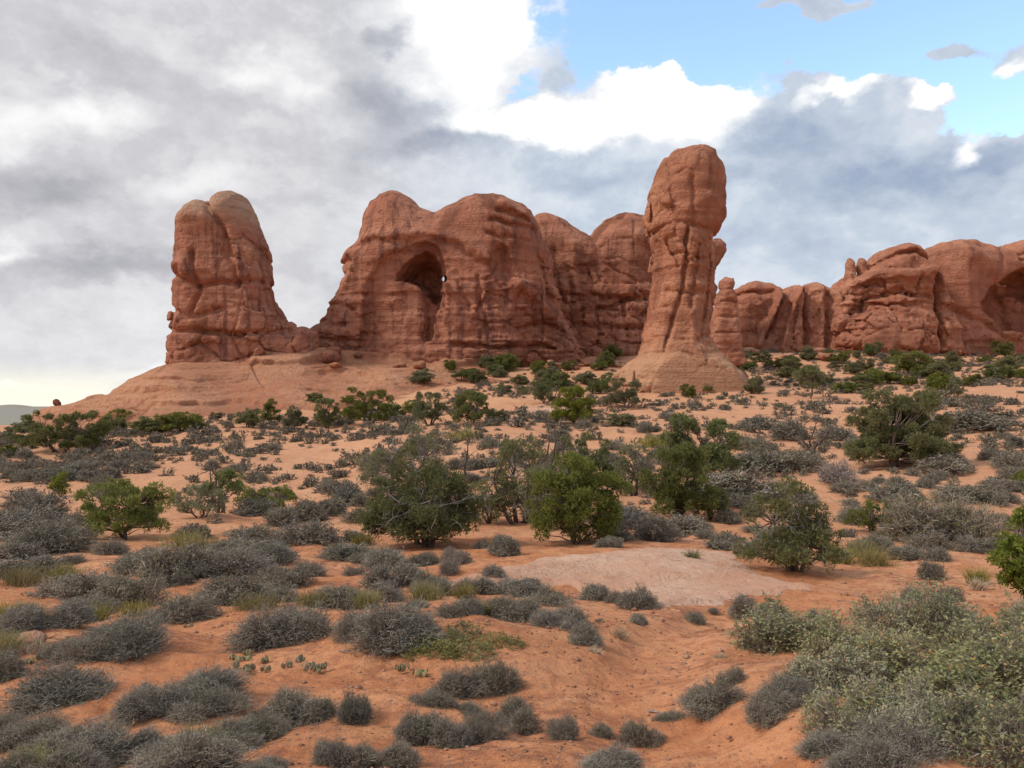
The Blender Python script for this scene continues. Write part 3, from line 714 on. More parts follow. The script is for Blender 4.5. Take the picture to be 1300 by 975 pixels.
build_rock('shaded_rear_fin', 'shadowed rear rock wall seen through the wide arch', M_ROCK2,
    [(1180, 490), (1190, 420), (1200, 380), (1212, 345), (1235, 325), (1262, 316), (1300, 314), (1380, 318), (1440, 345), (1500, 490)],
    231, [(1180, 6), (1260, 11), (1500, 11)], 6, 7, 0.5,
    carves=[(1292, 366, 42, 30, 0, 7, 1.5), (1345, 384, 40, 34, 0, 7, 2)], strokes=[([(1240, 375), (1246, 405), (1252, 430)], 4, -1.6)], amp=.8, seed=91)

def boulder(name, px, py, w, h, label, mat=M_STONE, seed=1, d=None, dz=0.0, cat='boulder', group=None, res=16):
    if d is None: p = ground_hit(px, py)
    else: p = W3(px, py, d)
    s = p[1] / FP
    rng = np.random.default_rng(seed)
    n = res
    th = np.linspace(0, math.pi, n); ph = np.linspace(0, 2 * math.pi, 2 * n, endpoint=False)
    T, Ph = np.meshgrid(th, ph, indexing='ij')
    X, Y, Z = np.sin(T) * np.cos(Ph), np.sin(T) * np.sin(Ph), np.cos(T)
    k = 1 + .22 * fbm(X * 1.3 + seed, Y * 1.3, Z * 1.3, 3, seed) - .15 * np.abs(fbm(X * 1.1, Y * 1.1 + seed, Z * 1.1, 2, seed + 1))
    V = np.stack([X * k * w * s / 2, Y * k * w * s / 2, Z * k * h * s / 2 + h * s / 2 * 0.8 + dz], -1).reshape(-1, 3)
    m = 2 * n
    i = np.arange(n - 1)[:, None] * m + np.arange(m)[None]; i2 = np.arange(n - 1)[:, None] * m + (np.arange(m)[None] + 1) % m
    q = np.stack([i, i + m, i2 + m, i2], -1).reshape(-1, 4)
    o = link(name, mesh_np(name, V, q, True, [mat]), loc=p)
    return tag(o, label, cat, group)
_c = SLOPE_V[int(np.searchsorted(SLOPE_PX, 72))]; _k = int(np.argmax((_c[:, 2] - EYE) / _c[:, 1]))
boulder('balanced_boulder', 72, float(HY - FP * (_c[_k, 2] - EYE) / _c[_k, 1]), 9.5, 9.5, 'small dark boulder balanced alone on the far left ridge', M_ROCK, 5, float(_c[_k, 1]), cat='boulder')
boulder('ledge_boulder', 263, 263, 12, 8, 'small red block lying in the cleft on top of the butte', M_ROCK, 8, 160, cat='boulder')

# pale slab of slickrock in the middle foreground
def build_slab(poly, name, label, hgt, seed):
    G = np.array([ground_hit(*p)[:2] for p in poly])
    x0, x1, y0, y1 = G[:, 0].min() - .5, G[:, 0].max() + .5, G[:, 1].min() - .5, G[:, 1].max() + .5
    st = 0.07
    x = np.arange(x0, x1, st); y = np.arange(y0, y1, st)
    X, Y = np.meshgrid(x, y, indexing='ij')
    wx = .35 * fbm(X * .8, Y * .8, X * 0, 4, seed); wy = .35 * fbm(X * .8, Y * .8, X * 0 + 5, 4, seed + 1)
    sd = -poly_sdf(X + wx, Y + wy, G)
    lay = fbm(X * .5, Y * 1.1, X * 0, 3, seed + 2)
    ter = np.floor((lay + 1) * 3.5) / 3.5 - 1; fr = (lay + 1) * 3.5 % 1
    ter = ter + sstep(.75, 1, fr) / 3.5
    Z = height(X, Y) * 0.35 + height(X, Y, False) * .65 + np.clip(sd * .30, -.12, hgt) + .06 * ter * sstep(0, .6, sd) + .012 * fbm(X * 4, Y * 4, X * 0, 3, seed)
    keep = sd > -.45
    nx, ny = X.shape
    i = np.arange(nx - 1)[:, None] * ny + np.arange(ny - 1)[None]
    kf = (keep[:-1, :-1] & keep[1:, :-1] & keep[1:, 1:] & keep[:-1, 1:])
    q = np.stack([i, i + ny, i + ny + 1, i + 1], -1)[kf]
    V = np.stack([X, Y, Z], -1).reshape(-1, 3)
    used = np.unique(q); mp = np.full(len(V), -1); mp[used] = np.arange(len(used))
    o = link(name, mesh_np(name, V[used], mp[q], True, [M_SLAB]))
    tag(o, label, 'rock slab')
    return G
SLAB = build_slab([(548, 741), (572, 733), (610, 726), (650, 719), (690, 709), (740, 704), (800, 699), (870, 699), (928, 704), (942, 716), (970, 734), (1030, 749), (960, 757), (920, 762), (880, 774), (840, 779), (805, 768), (770, 758), (730, 749), (690, 745), (640, 746), (590, 747)],
    'rock_slab', 'flat pale pinkish slickrock slab in the middle of the red sand', .09, 101)
build_slab([(662, 520), (700, 514), (735, 518), (745, 524), (700, 526), (670, 525)], 'rock_slab', 'small far pale rock slab beside the round juniper', .15, 102)

# ------------------------------------------------------------------ plants: builders working on numpy ribbons
def unit(v): return v / (np.linalg.norm(v, axis=-1, keepdims=True) + 1e-9)
def ribbons(bag, P, w, rng):
    """P: (n,k,3) centre lines; tapering ribbons of width w (n,)"""
    n, k, _ = P.shape
    d = unit(P[:, -1] - P[:, 0])
    side = unit(np.cross(d, unit(rng.normal(size=(n, 3)))))
    tap = np.linspace(1, .35, k)[None, :, None]
    o = side[:, None] * (w[:, None, None] * .5 * tap)
    V = np.stack([P - o, P + o], 2).reshape(n, 2 * k, 3)
    b = (np.arange(n) * 2 * k)[:, None]
    f = np.concatenate([b + np.array([[2 * j, 2 * j + 1, 2 * j + 3, 2 * j + 2]]) for j in range(k - 1)])
    bag.add(V, f)
def leaves(bag, C, L, Wd, rng, up=None, bias=0.0):
    """small kite-shaped leaves"""
    n = len(C)
    d = unit(rng.normal(size=(n, 3)) + (0 if up is None else up * bias))
    s = unit(np.cross(d, rng.normal(size=(n, 3))))
    L = np.broadcast_to(L, (n,))[:, None]; Wd = np.broadcast_to(Wd, (n,))[:, None]
    V = np.stack([C, C + d * L * .5 + s * Wd * .5, C + d * L, C + d * L * .5 - s * Wd * .5], 1)
    bag.add(V, (np.arange(n) * 4)[:, None] + np.array([[0, 1, 2, 3]]))
def tube(bag, pts, r0, r1, n=6):
    pts = np.asarray(pts, float); k = len(pts)
    rr = np.linspace(r0, r1, k)
    V = []
    for i in range(k):
        d = unit(pts[min(i + 1, k - 1)] - pts[max(i - 1, 0)])
        a = unit(np.cross(d, [0.3, 0.9, 0.2] if abs(d[1]) < .9 else [1, 0, 0])); b_ = np.cross(d, a)
        an = np.linspace(0, 2 * math.pi, n, endpoint=False)
        V.append(pts[i] + rr[i] * (np.cos(an)[:, None] * a + np.sin(an)[:, None] * b_))
    i = np.arange(k - 1)[:, None] * n + np.arange(n)[None]; j = np.arange(k - 1)[:, None] * n + (np.arange(n)[None] + 1) % n
    bag.add(np.concatenate(V), np.stack([i, j, j + n, i + n], -1).reshape(-1, 4))
def wander(a, b, k, amp, rng, sag=0.0):
    t = np.linspace(0, 1, k)[:, None]
    p = np.asarray(a) * (1 - t) + np.asarray(b) * t
    w = np.cumsum(rng.normal(size=(k, 3)), 0) * amp / math.sqrt(k)
    w = w - w[0] - t * (w[-1] - w[0])
    p = p + w; p[:, 2] += sag * np.sin(t[:, 0] * math.pi)
    return p

def scrub_meshes(seed, n, wd, lobes=1, leafy=1.0, leaf=0.012, flat=1.0):
    """a low dome of fine twigs, unit width 1, height about 0.55"""
    rng = np.random.default_rng(seed)
    st, lf = Bag(), Bag()
    if lobes == 1: cs = [(0, 0, .5, .55)]
    else: cs = [(rng.uniform(-.30, .30), rng.uniform(-.26, .26), rng.uniform(.18, .36), rng.uniform(.28, .56)) for _ in range(lobes)]
    tot = sum(c[2] ** 2 for c in cs)
    for cx, cy, rr, hh in cs:
        m = int(n * rr * rr / tot)
        ph = rng.uniform(0, 2 * math.pi, m); ct = rng.uniform(-.05, 1, m); sn = np.sqrt(1 - np.clip(ct, 0, 1) ** 2)
        irr = 1 + .28 * fbm(np.cos(ph) * 1.7 + seed, np.sin(ph) * 1.7, ct * 1.7, 2, seed)
        k = rng.uniform(.70, 1.0, m) * irr * np.where(rng.uniform(size=m) < .03, 1.18, 1)
        tip = np.stack([cx + rr * k * sn * np.cos(ph), cy + rr * k * sn * np.sin(ph), hh * k * np.maximum(ct, 0.02) * flat + .02], 1)
        base = np.stack([cx + rr * .18 * rng.normal(size=m), cy + rr * .18 * rng.normal(size=m), np.zeros(m)], 1)
        s0 = rng.uniform(.0, .62, m)[:, None]
        a = base * (1 - s0) + tip * s0
        mid = (a + tip) / 2 + rng.normal(size=(m, 3)) * .03 + np.array([0, 0, .02])
        ribbons(st, np.stack([a, mid, tip], 1), wd * rng.uniform(.7, 1.4, m), rng)
        # side twiglets near the tips
        for rep in range(3):
            f = rng.uniform(.2, 1.0, m)[:, None]
            o = mid * (1 - f) + tip * f
            dd = unit(unit(tip - base) * .8 + rng.normal(size=(m, 3)) * .75) * rng.uniform(.04, .09, m)[:, None]
            e = o + dd; e[:, 2] = np.maximum(e[:, 2], .005)
            ribbons(st, np.stack([o, e], 1), wd * .75 * rng.uniform(.7, 1.3, m), rng)
            q = int(m * leafy)
            sel = rng.integers(0, m, q); ff = rng.uniform(.3, 1.05, q)[:, None]
            leaves(lf, o[sel] * (1 - ff) + e[sel] * ff, leaf * rng.uniform(.7, 1.5, q), leaf * .55, rng)
    allv = np.concatenate(st.v); q0, q1 = np.quantile(allv[:, :2], .02, 0), np.quantile(allv[:, :2], .98, 0)
    zt = np.quantile(allv[:, 2], .985)
    for bag in (st, lf):
        bag.v = [np.stack([(v[:, 0] - (q0[0] + q1[0]) / 2) / (q1[0] - q0[0]), (v[:, 1] - (q0[1] + q1[1]) / 2) / (q1[1] - q0[1]), v[:, 2] * .55 / zt], 1) for v in bag.v]
    return st, lf
def crown(bag, clumps, nt, L, Wd, rng, k=4):
    """clumps: (n,4) centre+radius; every clump gets nt tufts, each a small fan of k narrow scale-leaf sprays"""
    for c in clumps:
        m = max(4, int(nt * (c[3] / .35) ** 1.6))
        d = unit(rng.normal(size=(m, 3)) * np.array([1, 1, .9]) + np.array([0, 0, .25]))
        rad = c[3] * rng.uniform(.25, 1.0, m) ** .6
        rad *= 1 + .25 * vnoise(d[:, 0] * 2 + c[0] * 9, d[:, 1] * 2 + c[1] * 9, d[:, 2] * 2)
        p = c[:3] + d * rad[:, None] * np.array([1, 1, .82])
        V = []
        root = p
        dirs = unit(d[:, None] * .8 + rng.normal(size=(m, k, 3)) * .7 + np.array([0, 0, .35]))
        sd = unit(np.cross(dirs, rng.normal(size=(m, k, 3))))
        l = L * rng.uniform(.6, 1.35, (m, k))[..., None]; w = Wd * rng.uniform(.7, 1.3, (m, k))[..., None]
        r3 = root[:, None] + 0 * dirs
        V = np.stack([r3 - sd * w * .2, r3 + dirs * l * .55 + sd * w * .5, r3 + dirs * l, r3 + dirs * l * .5 - sd * w * .5], 2).reshape(-1, 3)
        bag.add(V, (np.arange(m * k) * 4)[:, None] + np.array([[0, 1, 2, 3]]))
def juniper_parts(seed, H, Wd, lobes, nt=60, L=.13, lw=.05, ncl=60, dead=0, trunk=.12, crad=(.22, .42), skirt=.10, stems=3, base=True, off=0.0):
    """lobes: (x, y, z, rx, rz) as fractions of W (x, y, rx) and H (z, rz). Returns trunk, crown, dead bags"""
    rng = np.random.default_rng(seed)
    cl = []
    if base: lobes = list(lobes) + [(0, 0, .24, .42, .20), (-.18, -.05, .18, .26, .14), (.2, -.05, .18, .26, .14)]
    wts = np.array([l[3] ** 2 * l[4] for l in lobes]); wts = wts / wts.sum()
    for l, wt in zip(lobes, wts):
        for _ in range(max(3, int(ncl * wt))):
            d = unit(rng.normal(size=3)); d[2] = d[2] if d[2] > -.6 else -d[2]
            k = rng.uniform(.35, 1) ** .5
            c = np.array([(l[0] + d[0] * l[3] * k) * Wd, (l[1] + d[1] * l[3] * k) * Wd, (l[2] + d[2] * l[4] * k) * H])
            if c[2] < skirt * H: c[2] = skirt * H + rng.uniform(0, .08) * H
            cl.append(np.append(c, rng.uniform(*crad) * min(Wd, H * 1.1) / 3.0))
    cl = np.array(cl)
    lo_, hi_ = (cl[:, 0] - cl[:, 3] * .8).min(), (cl[:, 0] + cl[:, 3] * .8).max()
    cl[:, 0] = (cl[:, 0] - (lo_ + hi_) / 2) * Wd / (hi_ - lo_) + off * Wd
    cl[:, 2] *= H / (cl[:, 2] + cl[:, 3] * .7).max()
    tb, cb, db = Bag(), Bag(), Bag()
    roots = [np.array([rng.uniform(-.06, .06) * Wd, rng.uniform(-.06, .06) * Wd, -.15]) for _ in range(stems)]
    forks = []
    for r_ in roots:
        top = np.array([r_[0] * 3 + rng.uniform(-.15, .15) * Wd, r_[1] * 3 + rng.uniform(-.1, .1) * Wd, H * rng.uniform(.35, .55)])
        pth = wander(r_, top, 7, .07 * H, rng)
        tube(tb, pth, trunk * rng.uniform(.75, 1.1), trunk * .45, 7); forks.append(pth)
    allf = np.concatenate([f[1:] for f in forks])
    for c in cl:
        cand = allf[allf[:, 2] < max(c[2], .12 * H)]
        if not len(cand): cand = allf[:1]
        s = cand[np.argmin(((cand - c[:3]) ** 2).sum(1) + rng.uniform(0, .2, len(cand)))]
        tube(tb, wander(s, c[:3], 5, .05 * H, rng), trunk * .30, trunk * .08, 4)
    crown(cb, cl, nt, L, lw, rng)
    for _ in range(dead):
        s = allf[rng.integers(len(allf))]
        l = lobes[rng.integers(len(lobes))]
        d = unit(rng.normal(size=3)); d[2] = abs(d[2])
        e = np.array([(l[0] + d[0] * l[3] * 1.1) * Wd, (l[1] + d[1] * l[3] * 1.1) * Wd, (l[2] + d[2] * l[4] * 1.12) * H])
        p = wander(s, e, 6, .06 * H, rng); tube(db, p, trunk * .22, trunk * .05, 4)
        for _k in range(9):
            o = p[rng.integers(2, 6)]; q = o + unit(rng.normal(size=3) + np.array([0, 0, .5])) * H * rng.uniform(.06, .16)
            tube(db, wander(o, q, 4, .02 * H, rng), trunk * .10, trunk * .03, 3)
    return tb, cb, db, cl
def snag_bags(seed, H, Wd, stems=4, thick=.09, lean=(0, 0), twigs=7):
    rng = np.random.default_rng(seed); b_ = Bag()
    for s in range(stems):
        top = np.array([rng.uniform(-.5, .5) * Wd + lean[0] * H, rng.uniform(-.3, .3) * Wd, H * rng.uniform(.65, 1.0)])
        p = wander([rng.uniform(-.1, .1) * Wd, rng.uniform(-.1, .1) * Wd, -.15], top, 8, .09 * H, rng)
        tube(b_, p, thick * rng.uniform(.7, 1.1), thick * .18, 6)
        for _ in range(twigs):
            k = rng.integers(2, 8); o = p[k]
            e = o + unit(rng.normal(size=3) * np.array([1, .8, .7]) + np.array([0, 0, .45])) * H * rng.uniform(.12, .34)
            q = wander(o, e, 5, .05 * H, rng); tube(b_, q, thick * .30, thick * .07, 4)
            for _k in range(3):
                o2 = q[rng.integers(1, 5)]; e2 = o2 + unit(rng.normal(size=3) + np.array([0, 0, .3])) * H * rng.uniform(.05, .14)
                tube(b_, wander(o2, e2, 3, .02 * H, rng), thick * .12, thick * .03, 3)
    return b_

# ---- the larger, individually shaped trees: (name, label, px, base py, width px, height px, lobes, options)
OCC = []          # (x, y, radius) kept clear of scattered scrub
LAND = []         # (px, py, phrase) landmarks used when describing small plants
def hero(name, label, px, py, w, h, lobes, mat=M_JUN, phrase=None, seed=0, dead=0, cat='juniper', nt=60, ncl=60, L=.115, lw=.036, trunk=.10, rot=0, crad=(.13, .40), skirt=.04, group='junipers on the sand flat', stems=3, base=True, off=0.0):
    p = ground_hit(px, py); s = p[1] / FP
    H, Wd = h * s, w * s
    k = max(1.0, p[1] / 34.0)
    tb, cb, db, cl = juniper_parts(seed, H, Wd, lobes, int(nt * 1.45), L * min(k, 1.6), lw * min(k, 1.6), ncl, dead, trunk * H / 3, crad, skirt, stems, base, off)
    e = bpy.data.objects.new(name, None); COL.objects.link(e); e.location = p
    e.empty_display_size = .3
    link('trunk', tb.mesh('trunk', M_BARK, True), e); link('crown', cb.mesh('crown', mat), e)
    if dead: tag(link('dead_branches', db.mesh('dead_branches', M_DEAD, True), e), 'bare silver-grey dead branches')
    tag(e, label, cat, group)
    OCC.append((p[0], p[1], Wd * .42))
    if phrase: LAND.append((px, py, phrase))
    return e
def snag(label, px, py, w, h, seed, stems=4, thick=.09, mat=M_SNAG, phrase=None, lean=(0, 0), twigs=7):
    p = ground_hit(px, py); s = p[1] / FP
    o = link('dead_tree', snag_bags(seed, h * s, w * s, stems, thick, lean, twigs).mesh('dead_tree', mat, True), loc=p)
    if phrase: LAND.append((px, py, phrase))
    return tag(o, label, 'dead tree', 'dead trees on the flat')

ROUND = [(0, 0, .52, .42, .42), (-.2, 0, .35, .28, .28), (.2, .1, .4, .28, .3), (0, -.15, .3, .32, .25)]
hero('juniper_tree', 'dense dark green juniper with dark trunk showing, right front of the central clump', 736, 690, 132, 116,
     [(0, 0, .72, .26, .24), (-.22, 0, .50, .26, .24), (.24, 0, .48, .26, .26), (0, -.1, .42, .36, .24), (-.30, -.05, .26, .18, .14), (.32, 0, .28, .18, .16)], M_JUN, 'the dense dark central juniper', 3, 3, nt=85, ncl=110, stems=2, skirt=.05)
hero('juniper_tree', 'broad straggly juniper full of grey dead twigs at the left of the central clump', 538, 692, 160, 124,
     [(-.20, 0, .34, .28, .26), (.15, 0, .40, .30, .28), (-.36, 0, .22, .18, .18), (.34, 0, .34, .18, .24), (.0, .1, .70, .22, .18)], M_JUN, 'the broad straggly central juniper', 4, 60, nt=58, ncl=120, L=.12, stems=5, skirt=.03)
hero('juniper_tree', 'grey-topped half-dead juniper standing behind the broad straggly central juniper', 512, 622, 116, 84,
     [(-.28, 0, .30, .24, .26), (.1, 0, .45, .30, .30), (.2, 0, .75, .25, .2)], M_JUN2, 'the grey-topped half-dead juniper', 5, 60, nt=30, ncl=40, stems=4)
hero('juniper_tree', 'olive juniper with bare grey limbs, between the two big central junipers', 656, 664, 98, 108,
     [(-.15, 0, .70, .30, .22), (-.2, 0, .38, .26, .2), (.25, 0, .45, .24, .25), (.1, 0, .8, .3, .16)], M_JUN2, 'the olive juniper with bare limbs', 6, 36, nt=40, ncl=55, stems=3)
hero('juniper_tree', 'green juniper half hidden behind the dark snags of the central clump', 738, 612, 84, 62, ROUND, M_JUN, None, 7, 6, nt=45, ncl=45)
hero('juniper_tree', 'tall leafy juniper, foremost of the pair right of the central clump', 862, 660, 104, 98,
     [(0, 0, .65, .34, .3), (-.22, 0, .40, .26, .28), (.28, 0, .30, .22, .24), (.12, 0, .45, .3, .25)], M_JUN, 'the leafy juniper pair', 8, 4, nt=62, ncl=80, stems=4, skirt=.06)
hero('juniper_tree', 'twin-topped juniper rising behind the tall leafy juniper', 890, 606, 98, 80,
     [(-.20, 0, .65, .25, .34), (.20, 0, .58, .27, .36), (0, 0, .3, .42, .24)], M_JUN, None, 9, 4, nt=62, ncl=75, stems=4, skirt=.06)
hero('juniper_tree', 'slim grey-green juniper left of the leafy juniper pair', 804, 630, 60, 66, [(0, 0, .6, .38, .36), (-.1, 0, .3, .42, .25)], M_JUN2, None, 10, 5, nt=45, ncl=40, skirt=.05)
hero('juniper_tree', 'largest wide juniper thicket on the right flat with two bright lobes', 1140, 592, 138, 98,
     [(-.20, 0, .58, .24, .36), (.22, 0, .60, .26, .34), (0, .05, .45, .30, .32), (-.36, -.05, .16, .15, .14), (.02, -.12, .22, .32, .2), (.40, 0, .35, .12, .30)], M_JUN2, 'the wide right juniper thicket', 11, 8, nt=66, ncl=120, skirt=.05, stems=6)
hero('juniper_tree', 'loose open juniper with grey dead wood, right of the pale slab', 1008, 726, 132, 118,
     [(.08, 0, .80, .22, .17), (-.18, 0, .56, .26, .18), (.28, 0, .45, .22, .20), (-.25, -.05, .16, .26, .12), (.1, 0, .45, .25, .22)], M_JUN2, 'the loose open juniper', 12, 44, nt=50, ncl=85, stems=4, skirt=.05)
hero('juniper_tree', 'small compact bright juniper between the loose open juniper and the big grey bush', 1106, 677, 58, 42, [(0, 0, .5, .42, .42), (-.2, 0, .35, .3, .3)], M_JUN3, 'the small compact bright juniper', 13, 0, nt=60, ncl=45, skirt=.04)
hero('juniper_tree', 'tall bright green juniper cut by the right edge of the picture', 1318, 768, 120, 132, [(0, 0, .55, .40, .44), (-.2, 0, .40, .28, .36), (.1, 0, .75, .3, .25), (-.05, -.1, .25, .42, .25)], M_JUN3, 'the bright right edge juniper', 14, 0, nt=95, ncl=110, L=.10, lw=.035, skirt=.02, crad=(.2, .34))
hero('juniper_tree', 'flat-crowned green juniper leaning over a crooked trunk at the left', 160, 684, 116, 76,
     [(-.20, 0, .72, .28, .24), (.20, 0, .62, .28, .26), (0, 0, .50, .40, .22), (-.30, 0, .42, .16, .2), (.28, 0, .35, .2, .16)], M_JUN3, 'the flat-crowned left juniper', 15, 2, nt=70, ncl=100, stems=2, skirt=.06)
hero('juniper_tree', 'low olive juniper bush at the foot of the left snag', 252, 657, 76, 44, [(0, 0, .45, .40, .40), (-.25, 0, .4, .25, .3), (.25, 0, .4, .22, .3)], M_JUN2, 'the low olive left bush', 16, 10, nt=45, ncl=55, skirt=.04)
hero('juniper_tree', 'spreading low green juniper right of the left snag', 336, 648, 80, 36, [(-.2, 0, .55, .28, .4), (.2, 0, .42, .30, .36), (0, 0, .35, .42, .3)], M_JUN3, 'the spreading low left juniper', 17, 4, nt=50, ncl=60, skirt=.04)
hero('juniper_tree', 'twisted juniper with a bare dark top and leaves on its right side only', 282, 652, 62, 56, [(.32, 0, .70, .20, .22), (.38, 0, .45, .16, .2), (.1, 0, .5, .15, .15)], M_JUN3, 'the left snag', 18, 0, nt=55, ncl=28, stems=2, skirt=.2, base=False, off=.0)
hero('juniper_tree', 'low olive scrubby juniper filling the gap right of the broad straggly juniper', 622, 664, 62, 54, [(0, 0, .5, .42, .4), (-.2, 0, .6, .25, .3)], M_JUN2, None, 41, 20, nt=36, ncl=40)
hero('juniper_tree', 'greyish twiggy juniper tucked directly behind the dense dark central juniper', 694, 672, 74, 84, [(-.1, 0, .55, .40, .36), (.2, 0, .7, .25, .25)], M_JUN2, None, 42, 46, nt=30, ncl=46)
hero('juniper_tree', 'low green juniper at the right foot of the leafy juniper pair', 900, 660, 52, 40, ROUND, M_JUN, None, 43, 6, nt=45, ncl=40)
snag('dark bare snag with twisted branches, rising above the low olive bush at left', 276, 652, 62, 68, 61, 3, .11)
hero('juniper_tree', 'small egg-shaped bright green juniper alone on sand at far left', 76, 630, 26, 30, [(0, 0, .5, .42, .46)], M_JUN3, 'the small egg-shaped juniper', 19, 0, nt=60, ncl=36, skirt=.02)
hero('juniper_tree', 'wide dark juniper thicket near the left edge below the slickrock ridge', 78, 574, 116, 52,
     [(-.22, 0, .62, .26, .34), (.15, 0, .58, .30, .36), (-.40, 0, .3, .14, .24), (.38, 0, .35, .14, .28), (0, 0, .35, .45, .3)], M_JUN, 'the wide left juniper thicket', 20, 6, nt=60, ncl=110, skirt=.04, stems=6)
hero('juniper_tree', 'round full juniper standing alone left of the tall spire foot', 728, 538, 58, 48, ROUND, M_JUN3, 'the round juniper before the spire', 21, 0, nt=60, ncl=60, skirt=.04)
hero('juniper_tree', 'bright rounded juniper at the centre of the far tree row', 599, 538, 54, 42, ROUND, M_JUN3, 'the bright far-row juniper', 22, 0, nt=55, ncl=55, skirt=.04)
hero('juniper_tree', 'olive spiky juniper just left of the bright rounded far-row juniper', 546, 540, 46, 42, ROUND, M_JUN2, None, 23, 6, nt=55, ncl=50, skirt=.04)
hero('juniper_tree', 'olive juniper touching the left side of the spire foot', 792, 518, 56, 38, ROUND, M_JUN2, 'the olive juniper at the spire foot', 24, 6, nt=50, ncl=55, skirt=.04)
hero('juniper_tree', 'long low juniper clump, left half of the central far row', 468, 538, 68, 46, [(-.25, 0, .55, .26, .4), (.2, 0, .5, .3, .38), (0, 0, .3, .45, .25)], M_JUN, 'the long low far-row juniper clump', 25, 4, nt=55, ncl=70, skirt=.04)
hero('juniper_tree', 'dark juniper at the left end of the central far row', 416, 544, 38, 38, ROUND, M_JUN, None, 26, 0, nt=55, ncl=45, skirt=.04)
hero('juniper_tree', 'small single-trunked juniper with an umbrella crown right of the tall spire', 1027, 506, 42, 42, [(0, 0, .72, .42, .25), (0, 0, .5, .3, .2)], M_JUN2, 'the umbrella-crowned far juniper', 27, 3, nt=50, ncl=45, stems=1, skirt=.3, base=False)
hero('juniper_tree', 'wide low juniper thicket between the far row and the spire', 690, 512, 58, 30, [(-.2, 0, .5, .3, .4), (.2, 0, .55, .3, .4)], M_JUN, None, 28, 0, nt=50, ncl=60, skirt=.04)
hero('juniper_tree', 'dark conical little juniper in the row under the butte', 343, 537, 28, 31, [(0, 0, .35, .45, .3), (0, 0, .65, .25, .3)], M_JUN, 'the conical juniper under the butte', 29, 0, nt=55, ncl=36, skirt=.03)
hero('juniper_tree', 'very dark rounded juniper right of the wide left thicket', 150, 543, 33, 24, [(0, 0, .5, .44, .44)], M_JUN, None, 30, 0, nt=60, ncl=36, skirt=.03)
snag('bare dark snag of many upright limbs in the middle of the central clump', 690, 640, 62, 104, 62, 8, .12, phrase=None, twigs=5)
snag('thin crooked bare snag between the grey-topped juniper and the olive juniper', 588, 614, 26, 62, 63, 2, .11, twigs=5)
snag('low dark spreading dead tree alone on the sand right of the juniper pair', 1030, 575, 52, 38, 64, 5, .12, phrase='the low spreading dead tree')
snag('pale bleached dead branches leaning out left of the dense central juniper', 670, 664, 46, 62, 65, 5, .06, M_DEAD, twigs=8)

# ---- smaller junipers: copies of a few prototypes
def proto(name, seed, lobes, mat, dead=0, lo=False):
    k = 1.9 if lo else 1.25
    tb, cb, db, cl = juniper_parts(seed, 3.0, 3.2, lobes, 34 if lo else 55, .13 * k, .055 * k, 36 if lo else 55, dead, .10, (.24, .42), .05, 2)
    return tb.mesh('trunk', M_BARK, True), cb.mesh('crown', mat)
PROTO = [proto('a', 201, ROUND, M_JUN, lo=True), proto('b', 202, [(-.2, 0, .5, .28, .4), (.2, 0, .45, .3, .36), (0, 0, .3, .42, .25)], M_JUN, lo=True), proto('c', 203, [(0, 0, .4, .44, .32), (.05, 0, .68, .28, .28)], M_JUN2, lo=True),
         proto('d', 204, ROUND, M_JUN3, lo=True), proto('e', 205, [(-.25, 0, .45, .24, .36), (.1, 0, .55, .3, .36), (.32, 0, .35, .2, .3)], M_JUN2, lo=True)]
SMALL = [  # px, base py, w, h
    (145, 549, 34, 20), (88, 531, 24, 15), (190, 549, 50, 20), (230, 547, 58, 23), (20, 562, 36, 20), (36, 548, 40, 14), (315, 542, 32, 23), (374, 544, 28, 28), (400, 510, 22, 11), (274, 532, 18, 9), (10, 580, 30, 16),
    (442, 512, 20, 10), (500, 532, 30, 22), (520, 524, 24, 16), (630, 536, 24, 16), (571, 470, 17, 13), (588, 482, 32, 14), (535, 487, 34, 18), (617, 459, 17, 9), (633, 479, 24, 14), (655, 466, 18, 10), (684, 479, 20, 15), (660, 488, 24, 12),
    (705, 492, 42, 20), (640, 500, 26, 12), (722, 470, 24, 12), (760, 470, 22, 12), (745, 488, 30, 16), (770, 492, 26, 18), (700, 470, 20, 11), (760, 500, 30, 18), (735, 455, 26, 13), (770, 447, 28, 12), (800, 445, 26, 12),
    (788, 541, 38, 16), (874, 505, 24, 17), (899, 499, 19, 13), (957, 500, 25, 22), (930, 490, 22, 12), (965, 459, 30, 13), (985, 468, 28, 12), (1005, 462, 24, 11), (1026, 457, 20, 18), (1051, 455, 16, 12), (1088, 455, 14, 10), (1108, 452, 25, 17), (1138, 456, 20, 13),
    (1082, 474, 26, 15), (1155, 474, 48, 27), (1117, 485, 16, 13), (1154, 490, 20, 13), (1178, 463, 17, 12), (1189, 480, 36, 20), (1194, 499, 34, 26), (1212, 505, 24, 27), (1268, 482, 40, 18), (1238, 488, 20, 13), (1280, 462, 20, 12),
    (1072, 499, 30, 15), (1050, 490, 22, 14), (1000, 480, 30, 13), (950, 470, 26, 11), (1210, 470, 24, 11), (1298, 480, 22, 12), (1060, 468, 20, 10), (1295, 460, 20, 10), (1250, 462, 20, 10), (940, 455, 22, 10),
    (1300, 620, 28, 24), (1098, 498, 24, 12), (920, 478, 20, 11)]

_r = random.Random(17)
for _ in range(34):
    right = _r.random() < .6
    px = _r.uniform(935, 1300) if right else _r.uniform(570, 800)
    py = _r.uniform(450, 492) if right else _r.uniform(455, 500)
    w = _r.uniform(15, 34); SMALL.append((px, py, w, w * _r.uniform(.45, .75)))
